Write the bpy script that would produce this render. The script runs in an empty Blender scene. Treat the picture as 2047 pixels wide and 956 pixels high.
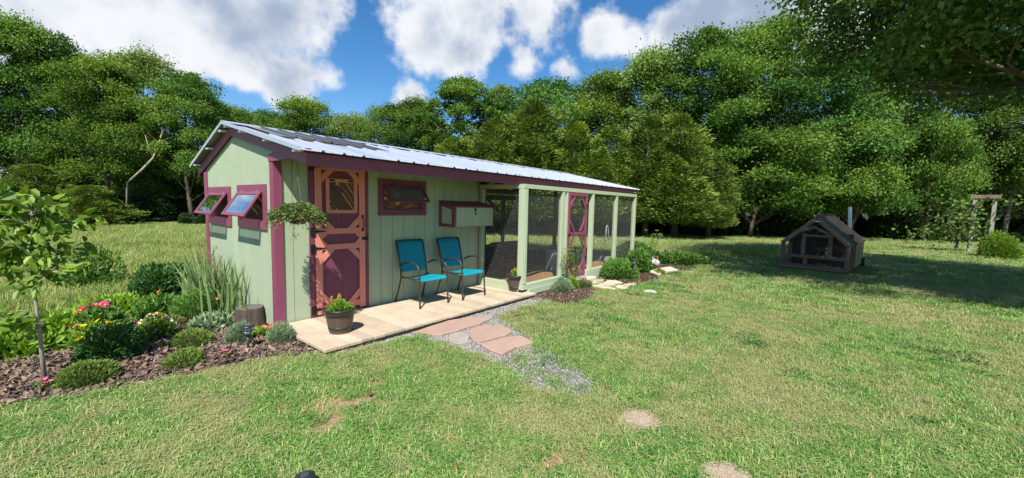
import bpy, math, random
import numpy as np
from mathutils import Vector, Matrix
SC = bpy.context.scene
COL = SC.collection
rnd = random.Random(7)
R_ = math.radians
# ------------------------------------------------------------------ camera, sky, sun, exposure
cam_d = bpy.data.cameras.new('camera'); cam = bpy.data.objects.new('camera', cam_d); COL.objects.link(cam)
cam_d.sensor_width = 36.0; cam_d.lens = 36*795.77/2047; cam_d.clip_start = .05; cam_d.clip_end = 3000
CAM = Vector((-1.931, -5.153, 1.507)); YAW, PITCH, ROLL = .89767, -.08411, .02324
fw = Vector((math.sin(YAW)*math.cos(PITCH), math.cos(YAW)*math.cos(PITCH), math.sin(PITCH)))
rt = Vector((math.cos(YAW), -math.sin(YAW), 0)); up = rt.cross(fw)
r2 = rt*math.cos(ROLL)+up*math.sin(ROLL); u2 = -rt*math.sin(ROLL)+up*math.cos(ROLL)
M = Matrix((r2, u2, -fw)).transposed().to_4x4(); M.translation = CAM
cam.matrix_world = M; SC.camera = cam
SC.render.resolution_x, SC.render.resolution_y = 1024, 478
SUN = Vector((-1.0, -.76, 1.62)).normalized()
SUN_EL = math.asin(SUN.z); SUN_ROT = math.atan2(SUN.x, SUN.y)
sd = bpy.data.lights.new('sun', 'SUN'); sd.energy = 5.0; sd.angle = R_(.53); sd.color = (1, .955, .88)
so = bpy.data.objects.new('sun', sd); COL.objects.link(so)
so.rotation_euler = SUN.to_track_quat('Z', 'Y').to_euler(); so.location = (-10, -10, 20)
SC.view_settings.view_transform = 'Standard'; SC.view_settings.look = 'None'
SC.view_settings.exposure = .82; SC.view_settings.gamma = 1; SC.view_settings.use_curve_mapping = False
SC.cycles.use_denoising = True
SC.cycles.max_bounces = 8; SC.cycles.transparent_max_bounces = 16
SC.cycles.caustics_reflective = False; SC.cycles.caustics_refractive = False

def build_world():
    W = bpy.data.worlds.new('World'); SC.world = W; W.use_nodes = True
    nt = W.node_tree; N = nt.nodes; L = nt.links; N.clear()
    def n(t, **k):
        o = N.new(t)
        for a, b in k.items(): setattr(o, a, b)
        return o
    def math_(op, a, b=None, c=None, clamp=False):
        o = n('ShaderNodeMath', operation=op, use_clamp=clamp)
        for i, v in enumerate((a, b, c)):
            if v is None: continue
            if isinstance(v, (int, float)): o.inputs[i].default_value = v
            else: L.new(v, o.inputs[i])
        return o.outputs[0]
    sky = n('ShaderNodeTexSky', sky_type='NISHITA', sun_disc=False, sun_elevation=SUN_EL, sun_rotation=SUN_ROT,
            air_density=1.0, dust_density=.3, ozone_density=2.5, altitude=300)
    hs = n('ShaderNodeHueSaturation'); hs.inputs['Saturation'].default_value = 1.32; hs.inputs['Value'].default_value = 1.0
    L.new(sky.outputs[0], hs.inputs['Color'])
    tc = n('ShaderNodeTexCoord'); D = tc.outputs['Generated']
    # warp the direction a little so that blob edges turn into cloud edges
    nz = n('ShaderNodeTexNoise'); nz.inputs['Scale'].default_value = 4.2; nz.inputs['Detail'].default_value = 9; nz.inputs['Roughness'].default_value = .56
    L.new(D, nz.inputs['Vector'])
    nb = n('ShaderNodeTexNoise'); nb.inputs['Scale'].default_value = 13; nb.inputs['Detail'].default_value = 8; nb.inputs['Roughness'].default_value = .6
    L.new(D, nb.inputs['Vector'])
    blobs = [((0.031,0.959,0.283),0.17),((0.139,0.942,0.304),0.15),((0.251,0.914,0.335),0.125),((0.345,0.867,0.375),0.10),((0.406,0.830,0.400),0.045),
        ((0.360,0.890,0.250),0.060),((0.291,0.920,0.275),0.07),((0.422,0.867,0.266),0.024),((0.590,0.707,0.392),0.115),((0.659,0.629,0.425),0.145),
        ((0.715,0.549,0.445),0.11),((0.650,0.665,0.355),0.105),((0.743,0.581,0.345),0.045),((0.583,0.774,0.247),0.035),((0.832,0.409,0.376),0.056),
        ((0.860,0.363,0.359),0.05),((0.881,0.290,0.374),0.064),((0.895,0.217,0.390),0.09),((0.910,0.133,0.392),0.11),((0.942,0.061,0.330),0.06),
        ((0.808,0.499,0.313),0.02),((0.938,-0.002,0.348),0.09),
        # the same broken cloud cover carried on round the rest of the sky
        ((-.5,.6,.45),.2),((-.75,.1,.5),.15),((.3,-.8,.5),.2),((.85,-.4,.45),.2),((-.9,-.3,.2),.12)]
    dens = None
    for c, r in blobs:
        l = Vector(c).length
        vd = n('ShaderNodeVectorMath', operation='DISTANCE'); L.new(D, vd.inputs[0]); vd.inputs[1].default_value = tuple(v/l for v in c)
        v = math_('SUBTRACT', 1.0, math_('DIVIDE', vd.outputs['Value'], r))
        v = math_('MULTIPLY', v, min(1.0, r/.09))
        dens = v if dens is None else math_('SMOOTH_MAX', dens, v, .12)
    nn = math_('ADD', math_('MULTIPLY', math_('SUBTRACT', nz.outputs[0], .5), 2.2), math_('MULTIPLY', math_('SUBTRACT', nb.outputs[0], .5), 1.0))
    dd = math_('ADD', dens, nn)
    mr = n('ShaderNodeMapRange', interpolation_type='SMOOTHSTEP'); mr.inputs[1].default_value = -.02; mr.inputs[2].default_value = .42
    L.new(dd, mr.inputs[0])
    # cloud tone: bright thin rims and sunlit tops, grey thick bases
    n3 = n('ShaderNodeTexNoise'); n3.inputs['Scale'].default_value = 4.2; n3.inputs['Detail'].default_value = 6; n3.inputs['Roughness'].default_value = .5
    n4 = n('ShaderNodeTexNoise'); n4.inputs['Scale'].default_value = 2.6; n4.inputs['Detail'].default_value = 3; L.new(D, n4.inputs['Vector'])
    mp = n('ShaderNodeMapping'); mp.inputs['Location'].default_value = (-.02, -.02, -.05); L.new(D, mp.inputs[0]); L.new(mp.outputs[0], n3.inputs['Vector'])
    th = math_('ADD', math_('MULTIPLY', math_('MINIMUM', dd, .75), .62), math_('ADD', math_('MULTIPLY', math_('SUBTRACT', n3.outputs[0], nz.outputs[0]), 2.6), math_('MULTIPLY', math_('SUBTRACT', n4.outputs[0], .5), 1.2)))
    ms = n('ShaderNodeMapRange', interpolation_type='SMOOTHSTEP'); ms.inputs[1].default_value = .05; ms.inputs[2].default_value = .85
    L.new(th, ms.inputs[0])
    cc = n('ShaderNodeMix', data_type='RGBA'); cc.inputs[6].default_value = CLOUD_BRIGHT; cc.inputs[7].default_value = CLOUD_GREY
    L.new(ms.outputs[0], cc.inputs[0])
    bg1 = n('ShaderNodeBackground'); bg1.inputs[1].default_value = .088; L.new(hs.outputs[0], bg1.inputs[0])
    bg2 = n('ShaderNodeBackground'); bg2.inputs[1].default_value = 1.0; L.new(cc.outputs[2], bg2.inputs[0])
    mx = n('ShaderNodeMixShader'); L.new(mr.outputs[0], mx.inputs[0]); L.new(bg1.outputs[0], mx.inputs[1]); L.new(bg2.outputs[0], mx.inputs[2])
    out = n('ShaderNodeOutputWorld'); L.new(mx.outputs[0], out.inputs[0])
CLOUD_BRIGHT = (.52, .535, .56, 1); CLOUD_GREY = (.215, .265, .355, 1)
build_world()

# ------------------------------------------------------------------ materials
MATS = {}
H1 = (1, 1, 1)
def mat(name, col, rough=.7, metal=0, noise=None, bump=None, spec=.5, trans=0, var=None, coat=0):
    """noise=(scale,(x,y,z) stretch, amount) colour grain; bump=(scale,stretch,strength); var = random shade per object or leaf"""
    if name in MATS: return MATS[name]
    m = bpy.data.materials.new(name); m.use_nodes = True; nt = m.node_tree; N = nt.nodes; L = nt.links
    b = N['Principled BSDF']; out = N['Material Output']
    b.inputs['Roughness'].default_value = rough; b.inputs['Metallic'].default_value = metal; b.inputs['Specular IOR Level'].default_value = spec
    if coat: b.inputs['Coat Weight'].default_value = coat
    rgb = N.new('ShaderNodeRGB'); rgb.outputs[0].default_value = (*col, 1); c = rgb.outputs[0]
    tc = N.new('ShaderNodeTexCoord')
    def nz(scale, st, detail=5):
        mp = N.new('ShaderNodeMapping'); mp.inputs['Scale'].default_value = st; L.new(tc.outputs['Object'], mp.inputs[0])
        t = N.new('ShaderNodeTexNoise'); t.inputs['Scale'].default_value = scale; t.inputs['Detail'].default_value = detail; t.inputs['Roughness'].default_value = .65
        L.new(mp.outputs[0], t.inputs['Vector']); return t.outputs[0]
    def shade(c, f, lo, hi):
        mr = N.new('ShaderNodeMapRange'); mr.inputs[1].default_value = .25; mr.inputs[2].default_value = .75; mr.inputs[3].default_value = lo; mr.inputs[4].default_value = hi; L.new(f, mr.inputs[0])
        vm = N.new('ShaderNodeVectorMath'); vm.operation = 'SCALE'; L.new(c, vm.inputs[0]); L.new(mr.outputs[0], vm.inputs['Scale']); return vm.outputs[0]
    if noise:
        for s in (noise if isinstance(noise, list) else [noise]): c = shade(c, nz(s[0], s[1]), 1-s[2], 1+s[2])
    if var == 'leaf':
        at = N.new('ShaderNodeAttribute'); at.attribute_name = 'var'
        hs = N.new('ShaderNodeHueSaturation'); L.new(c, hs.inputs['Color'])
        mr = N.new('ShaderNodeMapRange'); mr.inputs[3].default_value = .520; mr.inputs[4].default_value = .478; L.new(at.outputs['Fac'], mr.inputs[0]); L.new(mr.outputs[0], hs.inputs['Hue'])
        oi = N.new('ShaderNodeObjectInfo')
        m2 = N.new('ShaderNodeMapRange'); m2.inputs[3].default_value = .5; m2.inputs[4].default_value = 1.5; L.new(at.outputs['Fac'], m2.inputs[0])
        m3 = N.new('ShaderNodeMapRange'); m3.inputs[3].default_value = .8; m3.inputs[4].default_value = 1.2; L.new(oi.outputs['Random'], m3.inputs[0])
        mm = N.new('ShaderNodeMath'); mm.operation = 'MULTIPLY'; L.new(m2.outputs[0], mm.inputs[0]); L.new(m3.outputs[0], mm.inputs[1]); L.new(mm.outputs[0], hs.inputs['Value'])
        c = hs.outputs[0]
    elif var:
        oi = N.new('ShaderNodeObjectInfo'); mr = N.new('ShaderNodeMapRange'); mr.inputs[3].default_value = 1-var; mr.inputs[4].default_value = 1+var; L.new(oi.outputs['Random'], mr.inputs[0])
        vm = N.new('ShaderNodeVectorMath'); vm.operation = 'SCALE'; L.new(c, vm.inputs[0]); L.new(mr.outputs[0], vm.inputs['Scale']); c = vm.outputs[0]
    L.new(c, b.inputs['Base Color'])
    if bump:
        bp = N.new('ShaderNodeBump'); bp.inputs['Strength'].default_value = bump[2]; bp.inputs['Distance'].default_value = bump[3] if len(bump) > 3 else .01
        L.new(nz(bump[0], bump[1], 6), bp.inputs['Height']); L.new(bp.outputs[0], b.inputs['Normal'])
    if trans:
        tr = N.new('ShaderNodeBsdfTranslucent'); hs2 = N.new('ShaderNodeHueSaturation'); hs2.inputs['Hue'].default_value = .485; hs2.inputs['Saturation'].default_value = 1.1; hs2.inputs['Value'].default_value = 1.25
        L.new(c, hs2.inputs['Color']); L.new(hs2.outputs[0], tr.inputs[0])
        mx = N.new('ShaderNodeMixShader'); mx.inputs[0].default_value = trans; L.new(b.outputs[0], mx.inputs[1]); L.new(tr.outputs[0], mx.inputs[2]); L.new(mx.outputs[0], out.inputs[0])
    MATS[name] = m; return m
def glass(name, tint=(1, 1, 1), refl=.5, rough=.02, opacity=.0, fac=None):
    m = bpy.data.materials.new(name); m.use_nodes = True; nt = m.node_tree; N = nt.nodes; L = nt.links; N.clear()
    t = N.new('ShaderNodeBsdfTransparent'); t.inputs[0].default_value = (*tint, 1)
    g = N.new('ShaderNodeBsdfGlossy'); g.inputs['Roughness'].default_value = rough
    fr = N.new('ShaderNodeFresnel'); fr.inputs[0].default_value = 1.5
    ma = N.new('ShaderNodeMath'); ma.operation = 'MULTIPLY_ADD'; ma.inputs[1].default_value = 1.0; ma.inputs[2].default_value = refl; ma.use_clamp = True; L.new(fr.outputs[0], ma.inputs[0])
    mx = N.new('ShaderNodeMixShader'); L.new(ma.outputs[0], mx.inputs[0]); L.new(t.outputs[0], mx.inputs[1]); L.new(g.outputs[0], mx.inputs[2])
    o = N.new('ShaderNodeOutputMaterial')
    if opacity:
        d = N.new('ShaderNodeBsdfDiffuse'); d.inputs[0].default_value = (.35, .37, .38, 1) if fac is None else (*fac, 1)
        m2 = N.new('ShaderNodeMixShader'); m2.inputs[0].default_value = opacity; L.new(mx.outputs[0], m2.inputs[1]); L.new(d.outputs[0], m2.inputs[2]); L.new(m2.outputs[0], o.inputs[0])
    else: L.new(mx.outputs[0], o.inputs[0])
    return m
SAGE = mat('sage_paint', (.325, .385, .258), .75, noise=[(1.2, H1, .08), (3, (1, 1, 6), .05), (34, (1, 1, 9), .12)], bump=(60, (.6, .6, 7), .35, .004), var=.025)
SAGE_T = mat('sage_trim_paint', (.36, .42, .285), .65, noise=[(9, (1, 1, .2), .05)], bump=(70, (1, 1, .15), .25, .003), var=.03)
PURP = mat('plum_paint', (.20, .045, .088), .55, noise=[(6, H1, .08), (50, (1, 1, .3), .06)], bump=(60, (1, 1, .3), .2, .003), var=.04)
PURPB = mat('plum_board_paint', (.155, .035, .068), .6, noise=[(40, (1, 1, 6), .1)], bump=(60, (.6, .6, 7), .3, .004), var=.04)
CORAL = mat('coral_paint', (.62, .21, .160), .55, noise=[(7, H1, .05)], bump=(60, (1, 1, .3), .15, .003), var=.03)
IRON = mat('black_iron', (.012, .012, .013), .45, .4, bump=(80, H1, .2, .002))
DECK = mat('bare_pine_boards', (.43, .345, .25), .7, noise=[(2.5, (1, 1, 1), .18), (30, (9, .5, 4), .22), (9, (6, .3, 1), .1)], bump=(60, (8, .6, 4), .3, .003), var=.17)
METAL = mat('galvalume_roof', (.49, .53, .60), .38, .5, noise=[(2.2, H1, .07), (60, H1, .04)], bump=(300, H1, .04, .001))
CLEARTAN = glass('clear_fibreglass_sheet', (.92, .90, .72), .01, .35, .30, (.42, .40, .22))
SMOKE = glass('smoked_roof_sheet', (.62, .58, .50), .10, .15, .25, (.16, .17, .18))
PLY = mat('plywood_lining', (.66, .36, .13), .7, noise=[(3, (1, 1, 5), .15), (25, (1, 1, 9), .12)], bump=(30, (1, 1, 6), .2, .004))
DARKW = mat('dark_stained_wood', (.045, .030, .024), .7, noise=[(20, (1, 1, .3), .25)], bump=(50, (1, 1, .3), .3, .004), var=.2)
BROWNW = mat('brown_rafter_wood', (.12, .055, .03), .7, noise=[(20, H1, .2)], var=.15)
WHITEW = mat('white_batten_paint', (.75, .75, .72), .5)
WIRE = mat('galvanised_wire', (.20, .20, .19), .5, .3)
WIRED = mat('dark_wire', (.03, .03, .03), .6, .3)
GLASS = glass('window_glass', (.93, .95, .96), .30, .02)
TEAL = mat('teal_sling_fabric', (.0, .265, .35), .6, noise=[(300, H1, .12)], bump=(400, (1, 1, 1), .35, .002), trans=.18)
BRONZE = mat('bronze_tube', (.055, .040, .032), .38, .35, noise=[(20, H1, .15)])
BARREL = mat('brown_barrel_staves', (.075, .052, .036), .5, noise=[(12, (1, 1, .15), .25)], bump=(60, (1, 1, .12), .3, .004))
BARRELD = mat('black_barrel_band', (.018, .018, .02), .4)
SOILM = mat('potting_soil', (.03, .02, .014), .95, bump=(60, H1, .8, .02))
FLAG = mat('pink_flagstone', (.345, .232, .182), .8, noise=[(3, H1, .08), (28, H1, .06)], bump=(18, H1, .25, .008), var=.06)
FLAGG = mat('grey_flagstone', (.30, .26, .225), .85, noise=[(4, H1, .15), (28, H1, .1)], bump=(18, H1, .3, .008))
PALE = mat('tan_path_stone', (.50, .42, .31), .85, noise=[(5, H1, .12), (30, H1, .1)], bump=(20, H1, .4, .01), var=.12)
CONC = mat('pale_concrete', (.48, .45, .42), .9, noise=[(8, H1, .08)], bump=(60, H1, .3, .003))
AGG = mat('exposed_aggregate', (.34, .26, .19), .9, noise=[(80, H1, .5), (9, H1, .08)], bump=(75, H1, .9, .01))
GREYW = mat('weathered_grey_wood', (.165, .120, .080), .8, noise=[(14, (1, 1, .3), .25)], bump=(40, (1, 1, .3), .4, .005), var=.15)
TARP = mat('black_shade_cloth', (.02, .019, .018), .75, bump=(25, H1, .5, .03))
PLYROOF = mat('weathered_plywood_roof', (.36, .18, .085), .7, noise=[(4, H1, .3), (20, (1, 5, 1), .25)], bump=(20, (1, 5, 1), .4, .006))
OLIVE = mat('olive_lap_siding', (.19, .165, .055), .7, noise=[(12, H1, .25)], var=.1)
RUBBER = mat('black_rubber', (.012, .012, .012), .7)
WHITEP = mat('white_plastic', (.72, .72, .70), .45)
GALV = mat('galvanised_steel', (.42, .44, .45), .35, .8, noise=[(14, H1, .2)])
BARK = mat('tree_bark', (.105, .083, .062), .95, noise=[(6, (1, 1, .3), .3)], bump=(14, (1, 1, .25), .9, .04))
BARKP = mat('pale_bark', (.30, .26, .20), .95, noise=[(6, (1, 1, .3), .3)], bump=(14, (1, 1, .25), .9, .04))
STUMPB = mat('stump_bark', (.075, .055, .042), .95, noise=[(10, (1, 1, .25), .35)], bump=(22, (1, 1, .2), 1, .04))
STUMPT = mat('stump_end_grain', (.10, .085, .08), .9, noise=[(30, H1, .2)], bump=(50, H1, .4, .006))
L_BROAD = mat('broad_leaf', (.092, .185, .029), .6, var='leaf', trans=.33, spec=.18)
L_PALE = mat('pale_broad_leaf', (.120, .195, .046), .6, var='leaf', trans=.32, spec=.2)
L_DEEP = mat('deep_broad_leaf', (.078, .175, .036), .6, var='leaf', trans=.30, spec=.2)
L_YELLOW = mat('yellowish_broad_leaf', (.112, .195, .027), .6, var='leaf', trans=.33, spec=.18)
L_OAK = mat('oak_leaf', (.085, .165, .030), .42, var='leaf', trans=.38, spec=.5)
L_CEDAR = mat('cedar_spray', (.155, .230, .040), .7, var='leaf', trans=.15, spec=.15)
L_BUSH = mat('garden_leaf', (.085, .190, .034), .5, var='leaf', trans=.25, spec=.3)
L_DARK = mat('dark_garden_leaf', (.042, .115, .024), .5, var='leaf', trans=.2, spec=.3)
L_LIME = mat('lime_leaf', (.14, .26, .03), .5, var='leaf', trans=.3, spec=.3)
L_GREY = mat('grey_green_leaf', (.20, .285, .15), .7, var='leaf', trans=.2, spec=.2)
L_OLIVE = mat('olive_mound_leaf', (.135, .215, .045), .6, var='leaf', trans=.2, spec=.2)
L_IRIS = mat('iris_blade', (.155, .24, .085), .5, var='leaf', trans=.25, spec=.3)
L_FADED = mat('faded_basket_leaf', (.17, .19, .065), .6, var='leaf', trans=.25, spec=.2)
L_DRY = mat('dry_stem', (.33, .24, .12), .8, var='leaf')
L_UNDER = mat('undergrowth_leaf', (.030, .06, .013), .5, var='leaf', trans=.2, spec=.3)  # leaf colour darkened to stand in for deep shade under the trees
F_YEL = mat('yellow_petal', (.85, .60, .01), .5, trans=.2); F_WHI = mat('white_petal', (.82, .82, .78), .5, trans=.2)
F_MAG = mat('magenta_petal', (.55, .015, .22), .5, trans=.2); F_RED = mat('red_petal', (.60, .03, .03), .5, trans=.2)
F_ORA = mat('orange_petal', (.85, .20, .01), .5, trans=.2); F_PIN = mat('pink_petal', (.80, .10, .35), .5, trans=.2)

# ------------------------------------------------------------------ mesh helpers
class MB:
    def __init__(s): s.v = []; s.f = []; s.m = []; s.cur = 0
    def add(s, vs, fs):
        o = len(s.v); s.v += [tuple(v) for v in vs]; s.f += [tuple(i+o for i in f) for f in fs]; s.m += [s.cur]*len(fs); return s
    def box(s, x0, y0, z0, x1, y1, z1, M=None):
        vs = [Vector((x, y, z)) for z in (z0, z1) for y in (y0, y1) for x in (x0, x1)]
        if M: vs = [M @ v for v in vs]
        return s.add(vs, [(0, 2, 3, 1), (4, 5, 7, 6), (0, 1, 5, 4), (2, 6, 7, 3), (0, 4, 6, 2), (1, 3, 7, 5)])
    def beam(s, p0, p1, w, h, upv=(0, 0, 1)):
        p0 = Vector(p0); p1 = Vector(p1); d = (p1-p0).normalized(); u = Vector(upv)
        if abs(d.dot(u)) > .99: u = Vector((0, 1, 0))
        sd_ = d.cross(u).normalized(); u = sd_.cross(d)
        vs = [p+sd_*a*w/2+u*b*h/2 for p in (p0, p1) for a, b in ((-1, -1), (1, -1), (1, 1), (-1, 1))]
        return s.add(vs, [(0, 1, 2, 3), (7, 6, 5, 4), (0, 4, 5, 1), (1, 5, 6, 2), (2, 6, 7, 3), (3, 7, 4, 0)])
    def tube(s, pts, r, n=8, cap=True):
        pts = [Vector(p) for p in pts]; k = len(pts); rs = r if isinstance(r, (list, tuple)) else [r]*k
        vs = []; prev = None
        for i, p in enumerate(pts):
            d = (pts[min(i+1, k-1)]-pts[max(i-1, 0)]).normalized()
            a = Vector((0, 0, 1)) if abs(d.z) < .9 else Vector((1, 0, 0))
            if prev is None: x = d.cross(a).normalized()
            else: x = (prev-d*prev.dot(d)).normalized()
            prev = x; y = d.cross(x)
            vs += [p+(x*math.cos(2*math.pi*j/n)+y*math.sin(2*math.pi*j/n))*rs[i] for j in range(n)]
        fs = [(i*n+j, i*n+(j+1) % n, (i+1)*n+(j+1) % n, (i+1)*n+j) for i in range(k-1) for j in range(n)]
        if cap: fs += [tuple(range(n-1, -1, -1)), tuple((k-1)*n+j for j in range(n))]
        return s.add(vs, fs)
    def lathe(s, prof, c=(0, 0, 0), n=20, wob=None, cap=True):
        vs = []
        for i, (r, z) in enumerate(prof):
            for j in range(n):
                a = 2*math.pi*j/n; rr = r*(wob(i, j) if wob else 1)
                vs.append((c[0]+rr*math.cos(a), c[1]+rr*math.sin(a), c[2]+z))
        k = len(prof); fs = [(i*n+j, i*n+(j+1) % n, (i+1)*n+(j+1) % n, (i+1)*n+j) for i in range(k-1) for j in range(n)]
        if cap: fs += [tuple(range(n-1, -1, -1)), tuple((k-1)*n+j for j in range(n))]
        return s.add(vs, fs)
    def prism(s, pts, z0, z1, sink=0):
        n = len(pts); cx = sum(p[0] for p in pts)/n; cy = sum(p[1] for p in pts)/n
        vs = [(x, y, z0) for x, y in pts]+[(cx+(x-cx)*(1-sink), cy+(y-cy)*(1-sink), z1) for x, y in pts]
        return s.add(vs, [tuple(range(n-1, -1, -1)), tuple(range(n, 2*n))]+[(i, (i+1) % n, n+(i+1) % n, n+i) for i in range(n)])
    def ball(s, c, r, n=10, k=7):
        r = r if isinstance(r, (tuple, list)) else (r, r, r); c = Vector(c); vs = []
        for i in range(k):
            t = math.pi*(i+.5)/k
            for j in range(n):
                a = 2*math.pi*j/n; vs.append((c.x+r[0]*math.sin(t)*math.cos(a), c.y+r[1]*math.sin(t)*math.sin(a), c.z-r[2]*math.cos(t)))
        return s.add(vs, [(i*n+j, i*n+(j+1) % n, (i+1)*n+(j+1) % n, (i+1)*n+j) for i in range(k-1) for j in range(n)]+[tuple(range(n-1, -1, -1)), tuple((k-1)*n+j for j in range(n))])
    def build(s, name, mats, parent=None, smooth=False, bevel=0, loc=None):
        me = bpy.data.meshes.new(name); me.from_pydata(s.v, [], s.f)
        mats = mats if isinstance(mats, (list, tuple)) else [mats]
        for m in mats: me.materials.append(m)
        if len(mats) > 1: me.polygons.foreach_set('material_index', s.m)
        if smooth: me.polygons.foreach_set('use_smooth', [True]*len(me.polygons))
        me.update(); o = bpy.data.objects.new(name, me); COL.objects.link(o)
        if parent: o.parent = parent
        if loc: o.location = loc
        if bevel:
            b = o.modifiers.new('bevel', 'BEVEL'); b.width = bevel; b.segments = 1; b.limit_method = 'ANGLE'
        return o
def tag(o, label=None, cat=None, group=None, kind=None):
    if label: o['label'] = label
    if cat: o['category'] = cat
    if group: o['group'] = group
    if kind: o['kind'] = kind
    return o
def thing(name, label, cat, loc=(0, 0, 0), rot=0, group=None):
    o = bpy.data.objects.new(name, None); COL.objects.link(o); o.location = loc; o.rotation_euler = (0, 0, rot); o.empty_display_size = .1
    return tag(o, label, cat, group)
def link_copy(src, name, parent):
    o = bpy.data.objects.new(name, src.data); COL.objects.link(o); o.parent = parent; return o
# ---- leaf clouds with numpy
def unitv(a): return a/np.maximum(np.linalg.norm(a, axis=-1, keepdims=True), 1e-9)
def leaf_arrays(c, t, L, W, rng, fold=.12, oval=False):
    n = len(c); t = unitv(t); s = unitv(np.cross(t, rng.normal(size=(n, 3)))); nn = np.cross(t, s)
    L = np.broadcast_to(L, (n,))[:, None]; W = np.broadcast_to(W, (n,))[:, None]
    if oval:      # a pointed oval leaf folded along its midrib: two quads
        tip = c+t*L-nn*L*fold*.8; h = nn*L*fold
        return np.concatenate([np.stack([c, tip, c+t*L*.68+q*s*W*.40+h*.8, c+t*L*.25+q*s*W*.46+h*.8], 1) for q in (1, -1)])
    V = np.stack([c, c+t*L*.5+s*W*.5+nn*L*fold, c+t*L, c+t*L*.5-s*W*.5+nn*L*fold], 1); return V
def quads_mesh(name, V, var, mats, midx=None):
    """V (n,4,3) leaves -> mesh with a per-leaf 'var' attribute"""
    n = len(V)
    if len(var)*2 == n:
        var = np.tile(var, 2)
        if midx is not None: midx = np.tile(midx, 2)
    me = bpy.data.meshes.new(name); me.vertices.add(n*4); me.loops.add(n*4); me.polygons.add(n)
    me.vertices.foreach_set('co', V.reshape(-1).astype(np.float32)); me.loops.foreach_set('vertex_index', np.arange(n*4, dtype=np.int32))
    me.polygons.foreach_set('loop_start', np.arange(0, n*4, 4, dtype=np.int32))
    for m in (mats if isinstance(mats, (list, tuple)) else [mats]): me.materials.append(m)
    if midx is not None: me.polygons.foreach_set('material_index', midx.astype(np.int32))
    me.update(calc_edges=True)
    a = me.attributes.new('var', 'FLOAT', 'POINT'); a.data.foreach_set('value', np.repeat(var, 4).astype(np.float32))
    return me
def obj_from(me, name, parent=None, loc=None):
    o = bpy.data.objects.new(name, me); COL.objects.link(o)
    if parent: o.parent = parent
    if loc: o.location = loc
    return o
# ---- scattered stuff by geometry nodes
def hidden_collection(name, meshes):
    c = bpy.data.collections.new(name)
    for i, me in enumerate(meshes):
        o = bpy.data.objects.new('%s_%02d' % (name, i), me); c.objects.link(o)
    return c
def scatter(name, pts, rot, scl, var, coll, label, cat):
    me = bpy.data.meshes.new(name); n = len(pts); me.vertices.add(n); me.vertices.foreach_set('co', np.asarray(pts, np.float32).reshape(-1))
    for nm, ty, key, d in (('rot', 'FLOAT_VECTOR', 'vector', np.asarray(rot, np.float32).reshape(-1)), ('scl', 'FLOAT', 'value', np.asarray(scl, np.float32)), ('pick', 'INT', 'value', np.asarray(var, np.int32))):
        a = me.attributes.new(nm, ty, 'POINT'); a.data.foreach_set(key, d)
    o = bpy.data.objects.new(name, me); COL.objects.link(o)
    g = bpy.data.node_groups.new(name+'_nodes', 'GeometryNodeTree'); g.interface.new_socket('Geometry', in_out='INPUT', socket_type='NodeSocketGeometry'); g.interface.new_socket('Geometry', in_out='OUTPUT', socket_type='NodeSocketGeometry')
    N = g.nodes; L = g.links; gi = N.new('NodeGroupInput'); go = N.new('NodeGroupOutput'); ip = N.new('GeometryNodeInstanceOnPoints'); ci = N.new('GeometryNodeCollectionInfo')
    ci.inputs['Collection'].default_value = coll; ci.inputs['Separate Children'].default_value = True; ci.inputs['Reset Children'].default_value = True
    ip.inputs['Pick Instance'].default_value = True
    def na(nm, dt):
        a = N.new('GeometryNodeInputNamedAttribute'); a.data_type = dt; a.inputs['Name'].default_value = nm; return a.outputs['Attribute']
    L.new(gi.outputs[0], ip.inputs['Points']); L.new(ci.outputs[0], ip.inputs['Instance']); L.new(na('pick', 'INT'), ip.inputs['Instance Index'])
    L.new(na('rot', 'FLOAT_VECTOR'), ip.inputs['Rotation']); L.new(na('scl', 'FLOAT'), ip.inputs['Scale']); L.new(ip.outputs[0], go.inputs[0])
    md = o.modifiers.new('scatter', 'NODES'); md.node_group = g
    return tag(o, label, cat, kind='stuff')
def inpoly(P, poly):
    x, y = P[:, 0], P[:, 1]; r = np.zeros(len(P), bool); n = len(poly)
    for i in range(n):
        x1, y1 = poly[i]; x2, y2 = poly[(i+1) % n]
        c = ((y1 > y) != (y2 > y)); xi = (x2-x1)*(y-y1)/((y2-y1) if y2 != y1 else 1e-9)+x1; r ^= (c & (x < xi))
    return r
def polydist(P, poly):
    d = np.full(len(P), 1e9); n = len(poly)
    for i in range(n):
        a = np.array(poly[i]); b = np.array(poly[(i+1) % n]); ab = b-a; t = np.clip(((P-a)@ab)/(ab@ab+1e-9), 0, 1)
        d = np.minimum(d, np.linalg.norm(P-(a+t[:, None]*ab), axis=1))
    return np.where(inpoly(P, poly), -d, d)
# ------------------------------------------------------------------ ground
GZ = -.08
BED = [(-6, -.3), (-3.2, -.38), (-2.07, -.54), (-1.67, -.62), (-1.19, -.78), (-.7, -.88), (-.34, -.97), (0, -1.24), (.22, -1.3), (.2, -1.12), (-.02, -1.1), (-.02, 2.4), (-.3, 3.6), (-1.2, 3.4), (-1.7, 2.5), (-2.5, 1.8), (-6, 1.4)]
GRAVEL = [(.05, -1.1), (.18, -1.36), (.6, -1.36), (1.0, -1.42), (1.0, -1.85), (.98, -2.4), (.92, -2.8), (.78, -3.1), (.74, -3.4), (.95, -3.72), (1.25, -3.72), (1.45, -3.45), (1.68, -3.0), (1.78, -2.6), (1.98, -2.3), (2.2, -1.75), (2.35, -1.56), (3.1, -1.54), (3.66, -1.6), (3.7, -1.1)]
MUL2 = [(3.66, -1.1), (3.45, -1.4), (3.55, -1.9), (3.9, -2.08), (4.4, -2.0), (5.0, -1.72), (5.3, -1.4), (5.3, -1.08)]
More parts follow.
